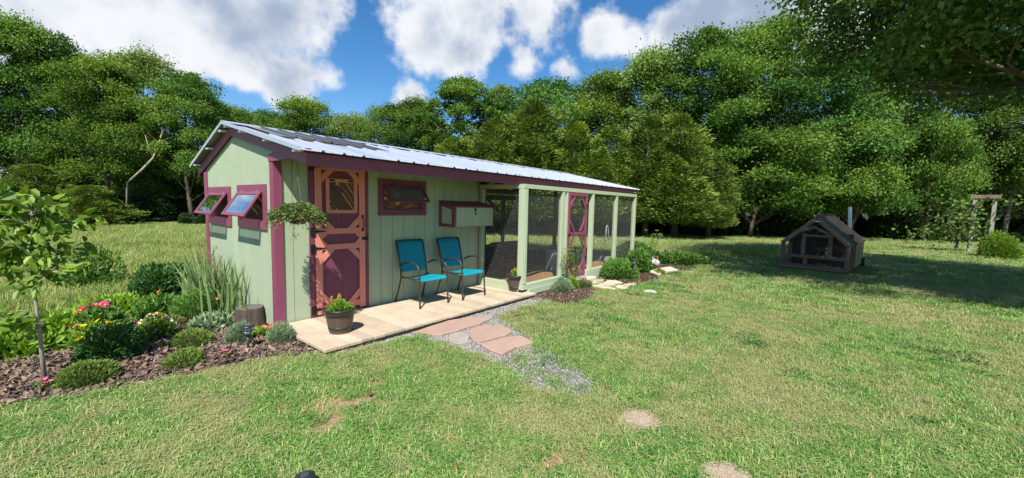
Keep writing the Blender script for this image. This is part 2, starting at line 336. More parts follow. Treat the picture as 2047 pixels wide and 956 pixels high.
MUL3 = [(6.2, -1.08), (5.95, -1.5), (6.2, -2.1), (6.9, -2.25), (8.3, -2.25), (9.3, -2.5), (10.6, -2.1), (11.6, -1.5), (11.2, -.6), (8.8, -.4), (8.5, -1.08)]
SOILS = [((-.45, -2.17), .30, .20), ((-.28, -2.32), .32, .18), ((-.64, -2.45), .20, .16), ((-.2, -2.5), .1, .08), ((.1, -3.9), .3, .12), ((.5, -3.5), .2, .09), ((.0, -2.15), .18, .08), ((.85, -2.55), .14, .12), ((-.72, -2.0), .1, .07), ((4.15, -2.25), .34, .10), ((.55, -2.3), .2, .07)]
ROUND = [((.93, -4.13), .17, 'round pebbled stepping stone sunk in the lawn, whole in view'), ((.63, -4.79), .17, 'round pebbled stepping stone cut off by the bottom edge of the photo')]
def soil_mask(P):
    m = np.zeros(len(P))
    for (c, a, b) in SOILS:
        d = np.sqrt(((P[:, 0]-c[0])/a)**2+((P[:, 1]-c[1])/b)**2)+.30*np.sin(P[:, 0]*23+1)*np.sin(P[:, 1]*19)+.2*np.sin(P[:, 0]*51+P[:, 1]*37); m = np.maximum(m, np.clip(1.25-d, 0, 1)*.95)
    return m
FDIR = np.array([math.sin(YAW), math.cos(YAW)]); CAM2 = np.array([CAM.x, CAM.y])
def depth(P): return (P-CAM2)@FDIR
def field_mask(P):
    """1 in the unmown meadow"""
    x, y = P[:, 0], P[:, 1]
    a = np.clip((y-np.where(x < 3, 2.6, 3.4))/.8, 0, 1)*np.clip((9-x)/.5+.0, 0, 1)            # behind the garden and the coop
    edge = -.75-.47*(x-8.8)                                   # mown edge running right from the flower bed
    b = np.clip((y-edge)/.7, 0, 1)*np.clip((x-8.6)/.6, 0, 1)*np.clip((18.6-depth(P)+.35*np.sin(x))/1.2, 0, 1)
    a = a*np.clip((19.5-depth(P))/1.5, 0, 1)
    return np.maximum(a, b)
def nonuni(lo, hi, step, far):
    a = list(np.arange(lo, hi+1e-6, step)); d = step
    while a[-1] < far: d *= 1.22; a.append(a[-1]+d)
    d = step
    while a[0] > -far: d *= 1.22; a.insert(0, a[0]-d)
    return np.array(a)
def build_ground():
    xs = nonuni(-4.0, 9.5, .055, 500); ys = nonuni(-7.0, 2.0, .055, 500)
    X, Y = np.meshgrid(xs, ys); P = np.stack([X.ravel(), Y.ravel()], 1); nx, ny = len(xs), len(ys)
    z = np.full(len(P), GZ); dep = depth(P)
    pb = polydist(P, BED); z += np.clip(-pb/.25, 0, 1)*.03
    z += .006*np.sin(P[:, 0]*2.1+1)*np.sin(P[:, 1]*1.7)
    inshed = (P[:, 0] > -.1) & (P[:, 0] < 8.7) & (P[:, 1] > -1.3) & (P[:, 1] < 2.8); z[inshed] = GZ-.004
    V = np.stack([P[:, 0], P[:, 1], z], 1)
    i, j = np.meshgrid(np.arange(nx-1), np.arange(ny-1)); q = (j*nx+i).ravel(); F = np.stack([q, q+1, q+nx+1, q+nx], 1)
    me = bpy.data.meshes.new('ground'); me.from_pydata(V.tolist(), [], F.tolist())
    def att(nm, v): a = me.attributes.new(nm, 'FLOAT', 'POINT'); a.data.foreach_set('value', v.astype(np.float32))
    att('gravel', np.clip(.5-polydist(P, GRAVEL)/.18, 0, 1))
    att('mulch', np.maximum(np.clip(.5-pb/.1, 0, 1), np.maximum(np.clip(.5-polydist(P, MUL2)/.15, 0, 1), np.clip(.5-polydist(P, MUL3)/.15, 0, 1))))
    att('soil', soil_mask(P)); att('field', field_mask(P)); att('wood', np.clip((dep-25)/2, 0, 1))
    me.polygons.foreach_set('use_smooth', [True]*len(me.polygons)); o = bpy.data.objects.new('ground', me); COL.objects.link(o); tag(o, kind='structure')
    return o, me
def grass_color_group():
    g = bpy.data.node_groups.new('turf_colour', 'ShaderNodeTree'); g.interface.new_socket('Color', in_out='OUTPUT', socket_type='NodeSocketColor'); g.interface.new_socket('Dry', in_out='OUTPUT', socket_type='NodeSocketFloat')
    N = g.nodes; L = g.links; go = N.new('NodeGroupOutput'); geo = N.new('ShaderNodeNewGeometry')
    def nz(s, d=4):
        t = N.new('ShaderNodeTexNoise'); t.inputs['Scale'].default_value = s; t.inputs['Detail'].default_value = d; t.inputs['Roughness'].default_value = .6; L.new(geo.outputs['Position'], t.inputs['Vector']); return t.outputs[0]
    a = nz(.55, 5); b = nz(3.2, 4)
    ad = N.new('ShaderNodeMath'); ad.operation = 'MULTIPLY_ADD'; ad.inputs[1].default_value = .55; L.new(b, ad.inputs[0]); L.new(a, ad.inputs[2])
    mr = N.new('ShaderNodeMapRange'); mr.interpolation_type = 'SMOOTHSTEP'; mr.inputs[1].default_value = .70; mr.inputs[2].default_value = .90; L.new(ad.outputs[0], mr.inputs[0])
    mx = N.new('ShaderNodeMix'); mx.data_type = 'RGBA'; mx.inputs[6].default_value = GREEN_A; mx.inputs[7].default_value = GREEN_B; L.new(mr.outputs[0], mx.inputs[0])
    L.new(mx.outputs[2], go.inputs[0]); L.new(mr.outputs[0], go.inputs[1]); return g
GREEN_A = (.105, .210, .040, 1); GREEN_B = (.25, .255, .105, 1)
TURF = grass_color_group()
def ground_material(me):
    m = bpy.data.materials.new('lawn_and_beds'); m.use_nodes = True; nt = m.node_tree; N = nt.nodes; L = nt.links; b = N['Principled BSDF']; b.inputs['Roughness'].default_value = .95; b.inputs['Specular IOR Level'].default_value = .1
    gr = N.new('ShaderNodeGroup'); gr.node_tree = TURF; geo = N.new('ShaderNodeNewGeometry')
    def nz(s, d=5, r=.6):
        t = N.new('ShaderNodeTexNoise'); t.inputs['Scale'].default_value = s; t.inputs['Detail'].default_value = d; t.inputs['Roughness'].default_value = r; L.new(geo.outputs['Position'], t.inputs['Vector']); return t.outputs[0]
    def mix(f, c1, c2):
        x = N.new('ShaderNodeMix'); x.data_type = 'RGBA'
        if hasattr(f, 'links'): L.new(f, x.inputs[0])
        else: x.inputs[0].default_value = f
        for k, c in ((6, c1), (7, c2)):
            if isinstance(c, tuple): x.inputs[k].default_value = c
            else: L.new(c, x.inputs[k])
        return x.outputs[2]
    def rng(v, a, b_, c=0, d=1):
        x = N.new('ShaderNodeMapRange'); x.inputs[1].default_value = a; x.inputs[2].default_value = b_; x.inputs[3].default_value = c; x.inputs[4].default_value = d; L.new(v, x.inputs[0]); return x.outputs[0]
    def at(n): a = N.new('ShaderNodeAttribute'); a.attribute_name = n; return a.outputs['Fac']
    def edge(a, s=9):
        x = N.new('ShaderNodeMath'); x.operation = 'ADD'; L.new(a, x.inputs[0]); L.new(rng(nz(s, 4), 0, 1, -.45, .45), x.inputs[1]); return rng(x.outputs[0], .35, .65)
    fine = nz(90, 3); med = nz(22, 4)
    turf = mix(rng(fine, .35, .7), mix(.55, gr.outputs[0], (.10, .08, .035, 1)), gr.outputs[0])
    turf = mix(rng(med, .4, .75, 0, .35), turf, (.24, .20, .11, 1))
    fieldc = mix(rng(nz(1.3, 6, .7), .35, .65), (.12, .20, .042, 1), (.25, .27, .085, 1)); fieldc = mix(rng(nz(14, 5, .8), .3, .7, 0, .5), fieldc, (.12, .15, .035, 1))
    c = mix(at('field'), turf, fieldc)
    c = mix(edge(at('soil'), 14), c, mix(rng(med, .3, .7), (.25, .15, .085, 1), (.33, .235, .145, 1)))
    vo = N.new('ShaderNodeTexVoronoi'); vo.inputs['Scale'].default_value = 75; L.new(geo.outputs['Position'], vo.inputs['Vector'])
    gv = mix(rng(vo.outputs['Distance'], .1, .7), (.26, .25, .235, 1), (.10, .095, .09, 1)); c = mix(edge(at('gravel'), 7), c, mix(.4, gv, (.20, .195, .19, 1)))
    c = mix(edge(at('mulch'), 8), c, mix(rng(nz(30, 4), .35, .7), (.035, .020, .014, 1), (.09, .055, .038, 1)))
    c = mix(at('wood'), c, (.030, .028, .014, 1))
    L.new(c, b.inputs['Base Color'])
    bp = N.new('ShaderNodeBump'); bp.inputs['Strength'].default_value = .6; bp.inputs['Distance'].default_value = .02; L.new(fine, bp.inputs['Height']); L.new(bp.outputs[0], b.inputs['Normal'])
    me.materials.append(m)
go_, gme = build_ground(); ground_material(gme)

# ---- grass blades
def blade_material(name, use_turf=True, field=False):
    m = bpy.data.materials.new(name); m.use_nodes = True; nt = m.node_tree; N = nt.nodes; L = nt.links; b = N['Principled BSDF']; b.inputs['Roughness'].default_value = .55; b.inputs['Specular IOR Level'].default_value = .25
    at = N.new('ShaderNodeAttribute'); at.attribute_name = 'var'
    ad = N.new('ShaderNodeMath'); ad.operation = 'ADD'
    oi = N.new('ShaderNodeObjectInfo'); L.new(at.outputs['Fac'], ad.inputs[0])
    mr = N.new('ShaderNodeMapRange'); mr.inputs[3].default_value = -.25; mr.inputs[4].default_value = .25; L.new(oi.outputs['Random'], mr.inputs[0]); L.new(mr.outputs[0], ad.inputs[1])
    cr = N.new('ShaderNodeValToRGB'); L.new(ad.outputs[0], cr.inputs[0]); e = cr.color_ramp.elements
    cols = [(0, (.045, .145, .030, 1)), (.4, (.145, .310, .058, 1)), (.72, (.29, .45, .11, 1)), (.9, (.56, .49, .25, 1))] if not field else [(0, (.10, .20, .035, 1)), (.4, (.20, .32, .06, 1)), (.7, (.34, .40, .11, 1)), (.92, (.52, .42, .19, 1))]
    e[0].position, e[0].color = cols[0]; e[1].position, e[1].color = cols[-1]
    for p, c in cols[1:-1]: x = e.new(p); x.color = c
    c = cr.outputs[0]
    if use_turf:
        gr = N.new('ShaderNodeGroup'); gr.node_tree = TURF; mx = N.new('ShaderNodeMix'); mx.data_type = 'RGBA'
        sc = N.new('ShaderNodeMapRange'); sc.inputs[3].default_value = .0; sc.inputs[4].default_value = .70; L.new(gr.outputs[1], sc.inputs[0]); L.new(sc.outputs[0], mx.inputs[0]); L.new(c, mx.inputs[6])
        mx.inputs[7].default_value = (.40, .375, .17, 1); c = mx.outputs[2]
    L.new(c, b.inputs['Base Color'])
    tr = N.new('ShaderNodeBsdfTranslucent'); L.new(c, tr.inputs[0]); ms = N.new('ShaderNodeMixShader'); ms.inputs[0].default_value = .3
    L.new(b.outputs[0], ms.inputs[1]); L.new(tr.outputs[0], ms.inputs[2]); L.new(ms.outputs[0], N['Material Output'].inputs[0]); return m
def tuft_mesh(name, n, rad, hmin, hmax, w, lean, rng, m, dry=.15):
    a = rng.uniform(0, 6.283, n); r = rad*np.sqrt(rng.uniform(0, 1, n)); c = np.stack([r*np.cos(a), r*np.sin(a), np.zeros(n)], 1)
    h = rng.uniform(hmin, hmax, n); b = rng.uniform(0, 6.283, n); ln = rng.uniform(.25, 1, n)*lean; d = np.stack([np.cos(b), np.sin(b), np.zeros(n)], 1); s = np.stack([-np.sin(b), np.cos(b), np.zeros(n)], 1)
    up_ = np.array([0, 0, 1.0]); p1 = c+up_*(h*.55)[:, None]+d*(h*ln*.35)[:, None]; p2 = c+up_*(h*np.maximum(.25, 1-ln*.45))[:, None]+d*(h*ln)[:, None]
    W = (w*rng.uniform(.6, 1.2, n))[:, None]*s
    q1 = np.stack([c-W, c+W, p1+W*.8, p1-W*.8], 1); q2 = np.stack([p1-W*.8, p1+W*.8, p2+W*.12, p2-W*.12], 1); V = np.concatenate([q1, q2])
    v = np.clip(rng.normal(.42, .16, n), 0, 1); v[rng.uniform(size=n) < dry] = .95; return quads_mesh(name, V, np.concatenate([v, v]), m)
rng = np.random.default_rng(11)
BLADE = blade_material('grass_blade'); BLADEF = blade_material('meadow_blade', False, True)
lawn_tufts = hidden_collection('lawn_tuft', [tuft_mesh('lawn_tuft', 40, .075, .022, .055+.012*(i % 3), .0024, 1.6, rng, BLADE, .08+.06*(i % 4)) for i in range(7)])
weed_tufts = hidden_collection('coarse_tuft', [tuft_mesh('coarse_tuft', 34, .05, .05, .11, .0036, 1.7, rng, BLADE, .03) for i in range(4)])
meadow_tufts = hidden_collection('meadow_tuft', [tuft_mesh('meadow_tuft', 46, .16, .10, .26+.05*(i % 3), .0042, .8, rng, BLADEF, .14+.1*(i % 2)) for i in range(6)])
def wedge(n, d0, d1, rng):
    """random ground points by distance in the sector that the camera looks over"""
    d = np.sqrt(rng.uniform(d0*d0, d1*d1, n)); a = YAW+rng.uniform(-1.02, 1.2, n); return np.stack([CAM.x+d*np.sin(a), CAM.y+d*np.cos(a)], 1)
def blocked(P):
    b = (P[:, 0] > -.02) & (P[:, 0] < 3.7) & (P[:, 1] > -1.27) & (P[:, 1] < 2.7); b |= (P[:, 0] >= 3.5) & (P[:, 0] < 8.55) & (P[:, 1] > -1.12) & (P[:, 1] < 2.7)
    for c, r, _ in ROUND: b |= np.hypot(P[:, 0]-c[0], P[:, 1]-c[1]) < r*.97
    for pl in STONES: b |= inpoly(P, pl[0])
    return b
FL1 = [(1.07, -1.30), (1.3, -1.27), (1.64, -1.25), (1.94, -1.32), (2.08, -1.5), (2.1, -1.6), (1.95, -1.62), (1.82, -1.66), (1.6, -1.64), (1.41, -1.66), (1.2, -1.62), (1.12, -1.55)]
FL2 = [(1.24, -1.70), (1.42, -1.70), (1.42, -1.85), (1.22, -2.04), (1.09, -2.0), (1.1, -1.85)]
FL3 = [(1.50, -1.76), (1.71, -1.70), (1.86, -1.8), (1.96, -1.92), (1.92, -2.08), (1.86, -2.17), (1.7, -2.20), (1.55, -2.17), (1.42, -2.15), (1.28, -2.1), (1.36, -1.93)]
FL4 = [(1.25, -2.22), (1.38, -2.2), (1.5, -2.24), (1.65, -2.26), (1.80, -2.36), (1.76, -2.5), (1.72, -2.6), (1.58, -2.57), (1.45, -2.54), (1.34, -2.55), (1.2, -2.57), (1.2, -2.4)]
STONES = [(FL1, 'FLAG', 'largest pink flagstone, lying along the front of the deck'), (FL2, 'FLAGG', 'small grey flagstone left of the pink ones'), (FL3, 'FLAG', 'pink flagstone in the middle of the short path'), (FL4, 'FLAG', 'pink flagstone farthest from the deck, nearest the photographer'),
    ([(5.50, -1.28), (5.92, -1.22), (6.08, -1.38), (5.68, -1.46), (5.42, -1.44)], 'PALE', 'tan path stone against the step below the run door'),
    ([(5.48, -1.52), (5.69, -1.50), (5.93, -1.72), (5.81, -1.80), (5.49, -1.80)], 'PALE', 'pale path stone in the middle of the crazy paving'),
    ([(6.06, -1.46), (6.17, -1.6), (6.05, -1.81), (5.97, -1.76), (5.75, -1.53)], 'PALE', 'narrow tan path stone at the bark edge of the crazy paving'),
    ([(5.52, -1.87), (5.73, -1.85), (5.79, -2.07), (5.5, -2.13), (5.34, -2.05)], 'PALE', 'tan path stone at the lawn end of the crazy paving'),
    ([(5.30, -1.40), (5.40, -1.54), (5.38, -1.85), (5.28, -2.1), (5.18, -2.0), (5.2, -1.63)], 'PALE', 'long tan path stone on the near side of the crazy paving'),
    ([(5.86, -1.92), (6.18, -2.0), (6.12, -2.11), (5.86, -2.12)], 'PALE', 'small whitish path stone at the far tip of the crazy paving'),
    ([(5.40, -2.50), (5.56, -2.44), (5.72, -2.5), (5.7, -2.62), (5.54, -2.7), (5.38, -2.63)], 'CONC', 'lone pale round stone in the grass past the crazy paving')]
def lawn():
    P = np.concatenate([wedge(17500, .9, 4.5, rng), wedge(16500, 4.5, 8, rng), wedge(19000, 8, 16, rng), wedge(12000, 16, 36, rng)])
    d = np.hypot(P[:, 0]-CAM.x, P[:, 1]-CAM.y); keep = ~blocked(P) & (field_mask(P) < .5) & (depth(P) < 26.5)
    keep &= polydist(P, BED) > .0; gm = polydist(P, GRAVEL); keep &= (gm > 0) | (rng.uniform(size=len(P)) < np.clip(.8+gm/.08, 0, 1)) | ((rng.uniform(size=len(P)) < .12) & (P[:, 1] < -2.6)); keep &= (polydist(P, MUL2) > 0) & (polydist(P, MUL3) > 0)
    keep &= rng.uniform(size=len(P)) > soil_mask(P)*1.25; keep &= ~((P[:, 0] > 11.4) & (P[:, 0] < 14.4) & (P[:, 1] > -6.2) & (P[:, 1] < -4.1))
    P = P[keep]; d = d[keep]; n = len(P); s = np.where(d < 8, 1, np.where(d < 16, 1.45, 2.1))*rng.uniform(.75, 1.2, n)
    scatter('lawn_grass', np.c_[P, np.full(n, GZ)], np.c_[rng.normal(0, .08, (n, 2)), rng.uniform(0, 6.28, n)], s, rng.integers(0, 7, n), lawn_tufts, 'short mown grass, green with straw coloured patches, over the whole yard', 'grass')
    # coarse darker tufts in the lawn and along the bed edge
    Q = [wedge(260, 1.8, 5.5, rng), wedge(150, 5.5, 9, rng)]
    for c in [(1.6, -4.43), (1.24, -4.37), (1.3, -4.62), (1.68, -5.05), (2.11, -5.36), (1.4, -5.38), (2.7, -4.3), (.05, -2.9), (.3, -3.3), (-.2, -2.9), (.5, -2.7), (-.1, -1.6), (.3, -1.7), (.6, -1.75), (-.4, -1.5)]: Q.append(np.array(c)+rng.normal(0, .07, (7, 2)))
    for i in range(len(BED)-1):
        a, b = np.array(BED[i]), np.array(BED[i+1])
        if a[1] < 0 and b[1] < -.3: t = rng.uniform(0, 1, (int(14*np.linalg.norm(b-a))+1, 1)); Q.append(a+(b-a)*t+rng.normal(0, .05, (len(t), 2)))
    a = np.array((.3, -1.45)); t = rng.uniform(0, 1, (26, 1)); Q.append(a+np.array((.75, -.1))*t+rng.normal(0, .06, (26, 2)))
    P = np.concatenate(Q); P = P[~blocked(P) & (field_mask(P) < .3) & (polydist(P, MUL2) > 0) & (soil_mask(P) < .3)]; n = len(P)
    scatter('coarse_grass', np.c_[P, np.full(n, GZ)], np.c_[rng.normal(0, .1, (n, 2)), rng.uniform(0, 6.28, n)], rng.uniform(.4, .85, n), rng.integers(0, 4, n), weed_tufts, 'coarser dark green grass tufts standing out of the lawn', 'grass')
    P = np.concatenate([wedge(16000, 6, 14, rng), wedge(34000, 12, 27, rng)]); P = P[~blocked(P) & (rng.uniform(size=len(P)) < field_mask(P))]; n = len(P); d = depth(P)
    scatter('meadow_grass', np.c_[P, np.full(n, GZ)], np.c_[rng.normal(0, .1, (n, 2)), rng.uniform(0, 6.28, n)], rng.uniform(.6, 1.15, n)*np.where(d > 12, 1.1, .85), rng.integers(0, 6, n), meadow_tufts, 'tall unmown meadow grass going to seed, behind the garden and the coop', 'grass')
lawn()
def clover():
    m = mat('clover_leaf', (.055, .17, .035), .5, var='leaf', trans=.25, spec=.2); ms = []
    for s in range(3):
        g = np.random.default_rng(40+s); n = 70; a = g.uniform(0, 6.28, n); r = .11*np.sqrt(g.uniform(0, 1, n)); c = np.stack([r*np.cos(a), r*np.sin(a), g.uniform(.012, .035, n)], 1)
        ms.append(quads_mesh('clover_source', leaf_arrays(c, np.c_[g.normal(0, 1, (n, 2)), g.uniform(0, .35, n)], g.uniform(.014, .028, n), g.uniform(.012, .02, n), g, .1), g.uniform(0, 1, n), m))
    C = wedge(60, 1.8, 12, rng); P = np.concatenate([c+rng.normal(0, .22, (12, 2)) for c in C]); P = P[~blocked(P) & (field_mask(P) < .3) & (polydist(P, BED) > .05) & (polydist(P, MUL2) > 0) & (polydist(P, GRAVEL) > .02) & (soil_mask(P) < .3)]; n = len(P)
    scatter('clover', np.c_[P, np.full(n, GZ)], np.c_[rng.normal(0, .1, (n, 2)), rng.uniform(0, 6.28, n)], rng.uniform(.6, 1.3, n), rng.integers(0, 3, n), hidden_collection('clover_source', ms), 'low clover and small weeds growing in patches of the lawn', 'clover')
clover()
# white meadow flowers
def meadow_flowers():
    k = 18; c = rng.normal(0, .10, (k, 3)); c[:, 2] = rng.uniform(.18, .32, k); V = leaf_arrays(c, np.c_[rng.normal(0, 1, (k, 2)), rng.normal(0, .2, k)], .020, .020, rng); me = quads_mesh('meadow_flower', V, np.ones(k), F_WHI)
    P = np.concatenate([wedge(1500, 9, 22, rng)]); P = P[(field_mask(P) > .6) & ((P[:, 0] > 9) | (rng.uniform(size=len(P)) < .05))]; n = len(P)
    scatter('meadow_flowers', np.c_[P, np.full(n, GZ)], np.c_[np.zeros((n, 2)), rng.uniform(0, 6.28, n)], rng.uniform(.7, 1.1, n), np.zeros(n), hidden_collection('meadow_flower_source', [me]), 'tiny white flower heads dotted through the unmown meadow', 'wildflowers')
meadow_flowers()
# bark mulch, gravel
def chips():
    ms = []
    for i in range(6):
        mb = MB(); l = .034*rnd.uniform(.6, 1.7); w = l*rnd.uniform(.35, .6); n = 6
        p = [(math.cos(a)*l*rnd.uniform(.7, 1.1), math.sin(a)*w*rnd.uniform(.7, 1.1)) for a in [k*6.283/n for k in range(n)]]; mb.prism(p, 0, .007, .12)
        for q in range(len(mb.v)): x, y, z = mb.v[q]; mb.v[q] = (x, y, z-x*x*5)
        o = mb.build('chip', [BARKCHIP]); ms.append(o.data); bpy.data.objects.remove(o)
    coll = hidden_collection('bark_chip_source', ms)
    P = np.c_[rng.uniform(-5, .3, 32000), rng.uniform(-1.4, 3.2, 32000)]; P = P[(polydist(P, BED) < .02)]; P = P[~((P[:, 0] > -.02) & (P[:, 1] > -1.15))]
    keep = rng.uniform(size=len(P)) < np.where(P[:, 1] < .8, 1, .45); P = P[keep]
    Q = np.c_[rng.uniform(3.4, 5.6, 3600), rng.uniform(-2.2, -1.05, 3600)]; Q = Q[polydist(Q, MUL2) < .03]; T = np.c_[rng.uniform(5.8, 11.7, 5000), rng.uniform(-2.6, -.4, 5000)]; T = T[polydist(T, MUL3) < 0]; A = np.concatenate([P, Q, T])
    bl = np.zeros(len(A), bool)
    for pl in STONES: bl |= inpoly(A, pl[0])
    A = A[~bl & ~((A[:, 0] < 3.66) & (A[:, 0] > 0) & (A[:, 1] > -1.27))]; n = len(A); z = GZ+np.clip(-polydist(A, BED)/.25, 0, 1)*.03+rng.uniform(.002, .025, n)
    s = np.where(A[:, 0] > 3, .55, 1)*rng.uniform(.5, 1.25, n)
    scatter('bark_mulch', np.c_[A, z], np.c_[rng.normal(0, .6, (n, 2)), rng.uniform(0, 6.28, n)], s, rng.integers(0, 6, n), coll, 'reddish brown bark chips spread over the flower beds', 'mulch')
    gm = []
    for i in range(4):
        mb = MB(); mb.ball((0, 0, 0), (.011, .008, .006), 6, 4); mb.v = [tuple(c*rnd.uniform(.8, 1.2) for c in v) for v in mb.v]; o = mb.build('pebble', [PEBBLE]); gm.append(o.data); bpy.data.objects.remove(o)
    P = np.c_[rng.uniform(0, 3.8, 30000), rng.uniform(-3.8, -1.05, 30000)]; d = polydist(P, GRAVEL); P = P[(rng.uniform(size=len(P)) < np.clip(-d/.09+.35, 0, 1)*np.where(P[:, 1] < -2.3, .8, 1)) & (d < .1) & ~((P[:, 1] > -1.24)) & ((P[:, 1] > -2.9) | (rng.uniform(size=len(P)) < .6))]
    bl = np.zeros(len(P), bool)
    for pl in STONES: bl |= inpoly(P, pl[0])
    P = P[~bl]; n = len(P)
    scatter('gravel', np.c_[P, GZ+rng.uniform(.001, .008, n)], rng.uniform(0, 6.28, (n, 3)), rng.uniform(.5, 1.3, n), rng.integers(0, 4, n), hidden_collection('gravel_source', gm), 'small grey gravel between the deck, the flagstones and the lawn', 'gravel')
BARKCHIP = mat('bark_chip', (.140, .095, .068), .65, noise=[(18, H1, .3)], var=.75); PEBBLE = mat('grey_pebble', (.27, .255, .235), .85, var=.35)
chips()
# ------------------------------------------------------------------ the coop and its run
coop = thing('chicken_coop', 'long sage green chicken coop with plum trim, white ribbed metal roof and screened run', 'chicken coop')
WY = 2.6                                    # depth of the coop; the run is as deep
EY, EZ, RY, RZ, BY, BZ = -1.03, 2.008, 1.283, 2.515, 2.87, 2.0
KF = (RZ-EZ)/(RY-EY); KB = (RZ-BZ)/(BY-RY)
def roofz(y): return EZ+(y-EY)*KF if y <= RY else RZ-(y-RY)*KB
G0 = 1.427-7*.2032
def cut(x0, x1, z0, ztop, ops):
    """rectangles (xa,xb,za,zb or None for the sloping top) of a strip minus its openings"""
    xs = sorted({x0, x1} | {v for o in ops for v in (o[0], o[1]) if x0 < v < x1}); out = []
    for a, b in zip(xs, xs[1:]):
        zs = [(z0, None)]
        for o in ops:
            if o[0] <= a+1e-6 and o[1] >= b-1e-6:
                nz_ = []
                for (p, q) in zs:
                    t = q if q is not None else 99
                    if o[2] > p: nz_.append((p, min(t, o[2]) if min(t, o[2]) < 90 else None))
                    if o[3] < t: nz_.append((max(p, o[3]), q))
                zs = nz_
        out += [(a, b, p, q) for p, q in zs]
    return out
def siding(name, axis, start, end, ops, top, face, thick, m, z0=-.05, phase=0, parent=coop):
    x = start+phase; gap = .003 if axis == 'x' else .0014
    while x < end-.01:
        xa, xb = max(x, start)+gap, min(x+.2032, end)-gap; x += .2032
        if xb-xa < .01: continue
        mb = MB()
        for a, b, p, q in cut(xa, xb, z0, top, ops):
            ta, tb = (top(a), top(b)) if q is None else (q, q)
            y0, y1 = face, face+thick
            if axis == 'x': vs = [(a, y0, p), (b, y0, p), (b, y1, p), (a, y1, p), (a, y0, ta), (b, y0, tb), (b, y1, tb), (a, y1, ta)]
            else: vs = [(y0, a, p), (y0, b, p), (y1, b, p), (y1, a, p), (y0, a, ta), (y0, b, tb), (y1, b, tb), (y1, a, ta)]
            mb.add(vs, [(0, 3, 2, 1), (4, 5, 6, 7), (0, 1, 5, 4), (1, 2, 6, 5), (2, 3, 7, 6), (3, 0, 4, 7)])
        if mb.v: mb.build(name, m, parent)
DX0, DX1, DH = .468, 1.166, 1.99
W1 = (1.47, 2.175, 1.40, 1.765)             # front window opening x0,x1,z0,z1
GW = [(.29, 1.075, 1.23, 1.60), (1.56, 2.33, 1.215, 1.585)]   # gable window openings y0,y1,z0,z1
WX = 3.55
siding('siding_board', 'x', 0.004, WX, [(DX0-.005, DX1+.005, -1, DH+.01), W1], lambda x: 2.19, 0, .012, SAGE)
siding('siding_board', 'y', .004, WY, GW, lambda y: roofz(y)-.075, 0, .012, SAGE, phase=.0)
siding('siding_board', 'y', .004, WY, [], lambda y: roofz(y)-.075, WX-.012, .012, SAGE)
siding('siding_board', 'x', 0.004, WX, [], lambda x: 2.02, WY-.012, .012, SAGE)
# dark sheathing seen in the grooves, plywood lining inside
def sheath(axis, a0, a1, z0, top, ops, f0, f1, m, name):
    mb = MB()
    for a, b, p, q in cut(a0, a1, z0, top, ops):
        for (aa, bb) in ([(a, b)] if q is not None or axis == 'x' else [(a, min(b, RY)), (max(a, RY), b)]):
            if bb-aa < 1e-4: continue
            ta, tb = (top(aa), top(bb)) if q is None else (q, q)
            if axis == 'x': vs = [(aa, f0, p), (bb, f0, p), (bb, f1, p), (aa, f1, p), (aa, f0, ta), (bb, f0, tb), (bb, f1, tb), (aa, f1, ta)]
            else: vs = [(f0, aa, p), (f0, bb, p), (f1, bb, p), (f1, aa, p), (f0, aa, ta), (f0, bb, tb), (f1, bb, tb), (f1, aa, ta)]
            mb.add(vs, [(0, 3, 2, 1), (4, 5, 6, 7), (0, 1, 5, 4), (1, 2, 6, 5), (2, 3, 7, 6), (3, 0, 4, 7)])
    return mb.build(name, m, coop)
GREEND = mat('groove_green', (.10, .14, .08), .9)
sheath('x', .015, WX-.014, -.05, lambda x: 2.18, [(DX0-.005, DX1+.005, -1, DH+.01), W1], .0125, .02, GREEND, 'front_sheathing')
sheath('y', .021, WY-.02, -.05, lambda y: roofz(y)-.08, GW, .0125, .02, GREEND, 'gable_sheathing')
sheath('x', .03, WX-.03, 0, lambda x: 2.15, [(DX0-.005, DX1+.005, -1, DH+.01), W1], .0205, .03, PLY, 'plywood_lining')
sheath('y', .031, WY-.04, 0, lambda y: roofz(y)-.09, GW, .0205, .03, PLY, 'plywood_lining')
sheath('x', .03, WX-.03, 0, lambda x: 1.98, [], WY-.04, WY-.03, PLY, 'plywood_lining')
sheath('y', .031, WY-.045, 0, lambda y: roofz(y)-.09, [], WX-.035, WX-.025, PLY, 'plywood_lining')
MB().box(.03, .031, -.02, WX-.035, WY-.041, -.002).build('plywood_floor', PLY, coop)
# roosts, nest shelf and studs inside, seen through the openings
for y, z in ((1.5, .75), (1.95, 1.05)): MB().tube([(.05, y, z), (2.4, y, z)], .022, 6).build('roost_bar', BROWNW, coop)
for x in (.9, 1.5, 2.1, 2.7, 3.2): MB().box(x, WY-.1, .0, x+.04, WY-.0405, 1.95).build('wall_stud', PLY, coop)
MB().box(.04, WY-.1, 1.18, WX-.04, WY-.041, 1.22).build('wall_shelf', PLY, coop)
# corner posts and trim
def part(n, m, f, bevel=.003, parent=coop): mb = MB(); f(mb); return mb.build(n, m, parent, bevel=bevel)
part('corner_trim', PURP, lambda m: (m.box(-.016, -.024, -.06, .086, -.001, 1.955)))
part('corner_trim', PURP, lambda m: (m.box(-.016, .0, -.06, -.001, .075, 2.02)))
part('corner_trim', PURP, lambda m: (m.box(-.024, WY-.09, -.06, -.001, WY+.022, 1.92)))
part('corner_trim', PURP, lambda m: (m.box(WX-.045, -.022, -.01, WX+.012, -.001, 2.0)))
# beam carrying the porch eave at the gable end
part('porch_beam', PURP, lambda m: m.box(-.024, -.931, 1.955, .02, .078, 2.045))
part('porch_beam', PURP, lambda m: m.box(WX-.02, -.93, 1.96, WX+.02, -.02, 2.04))
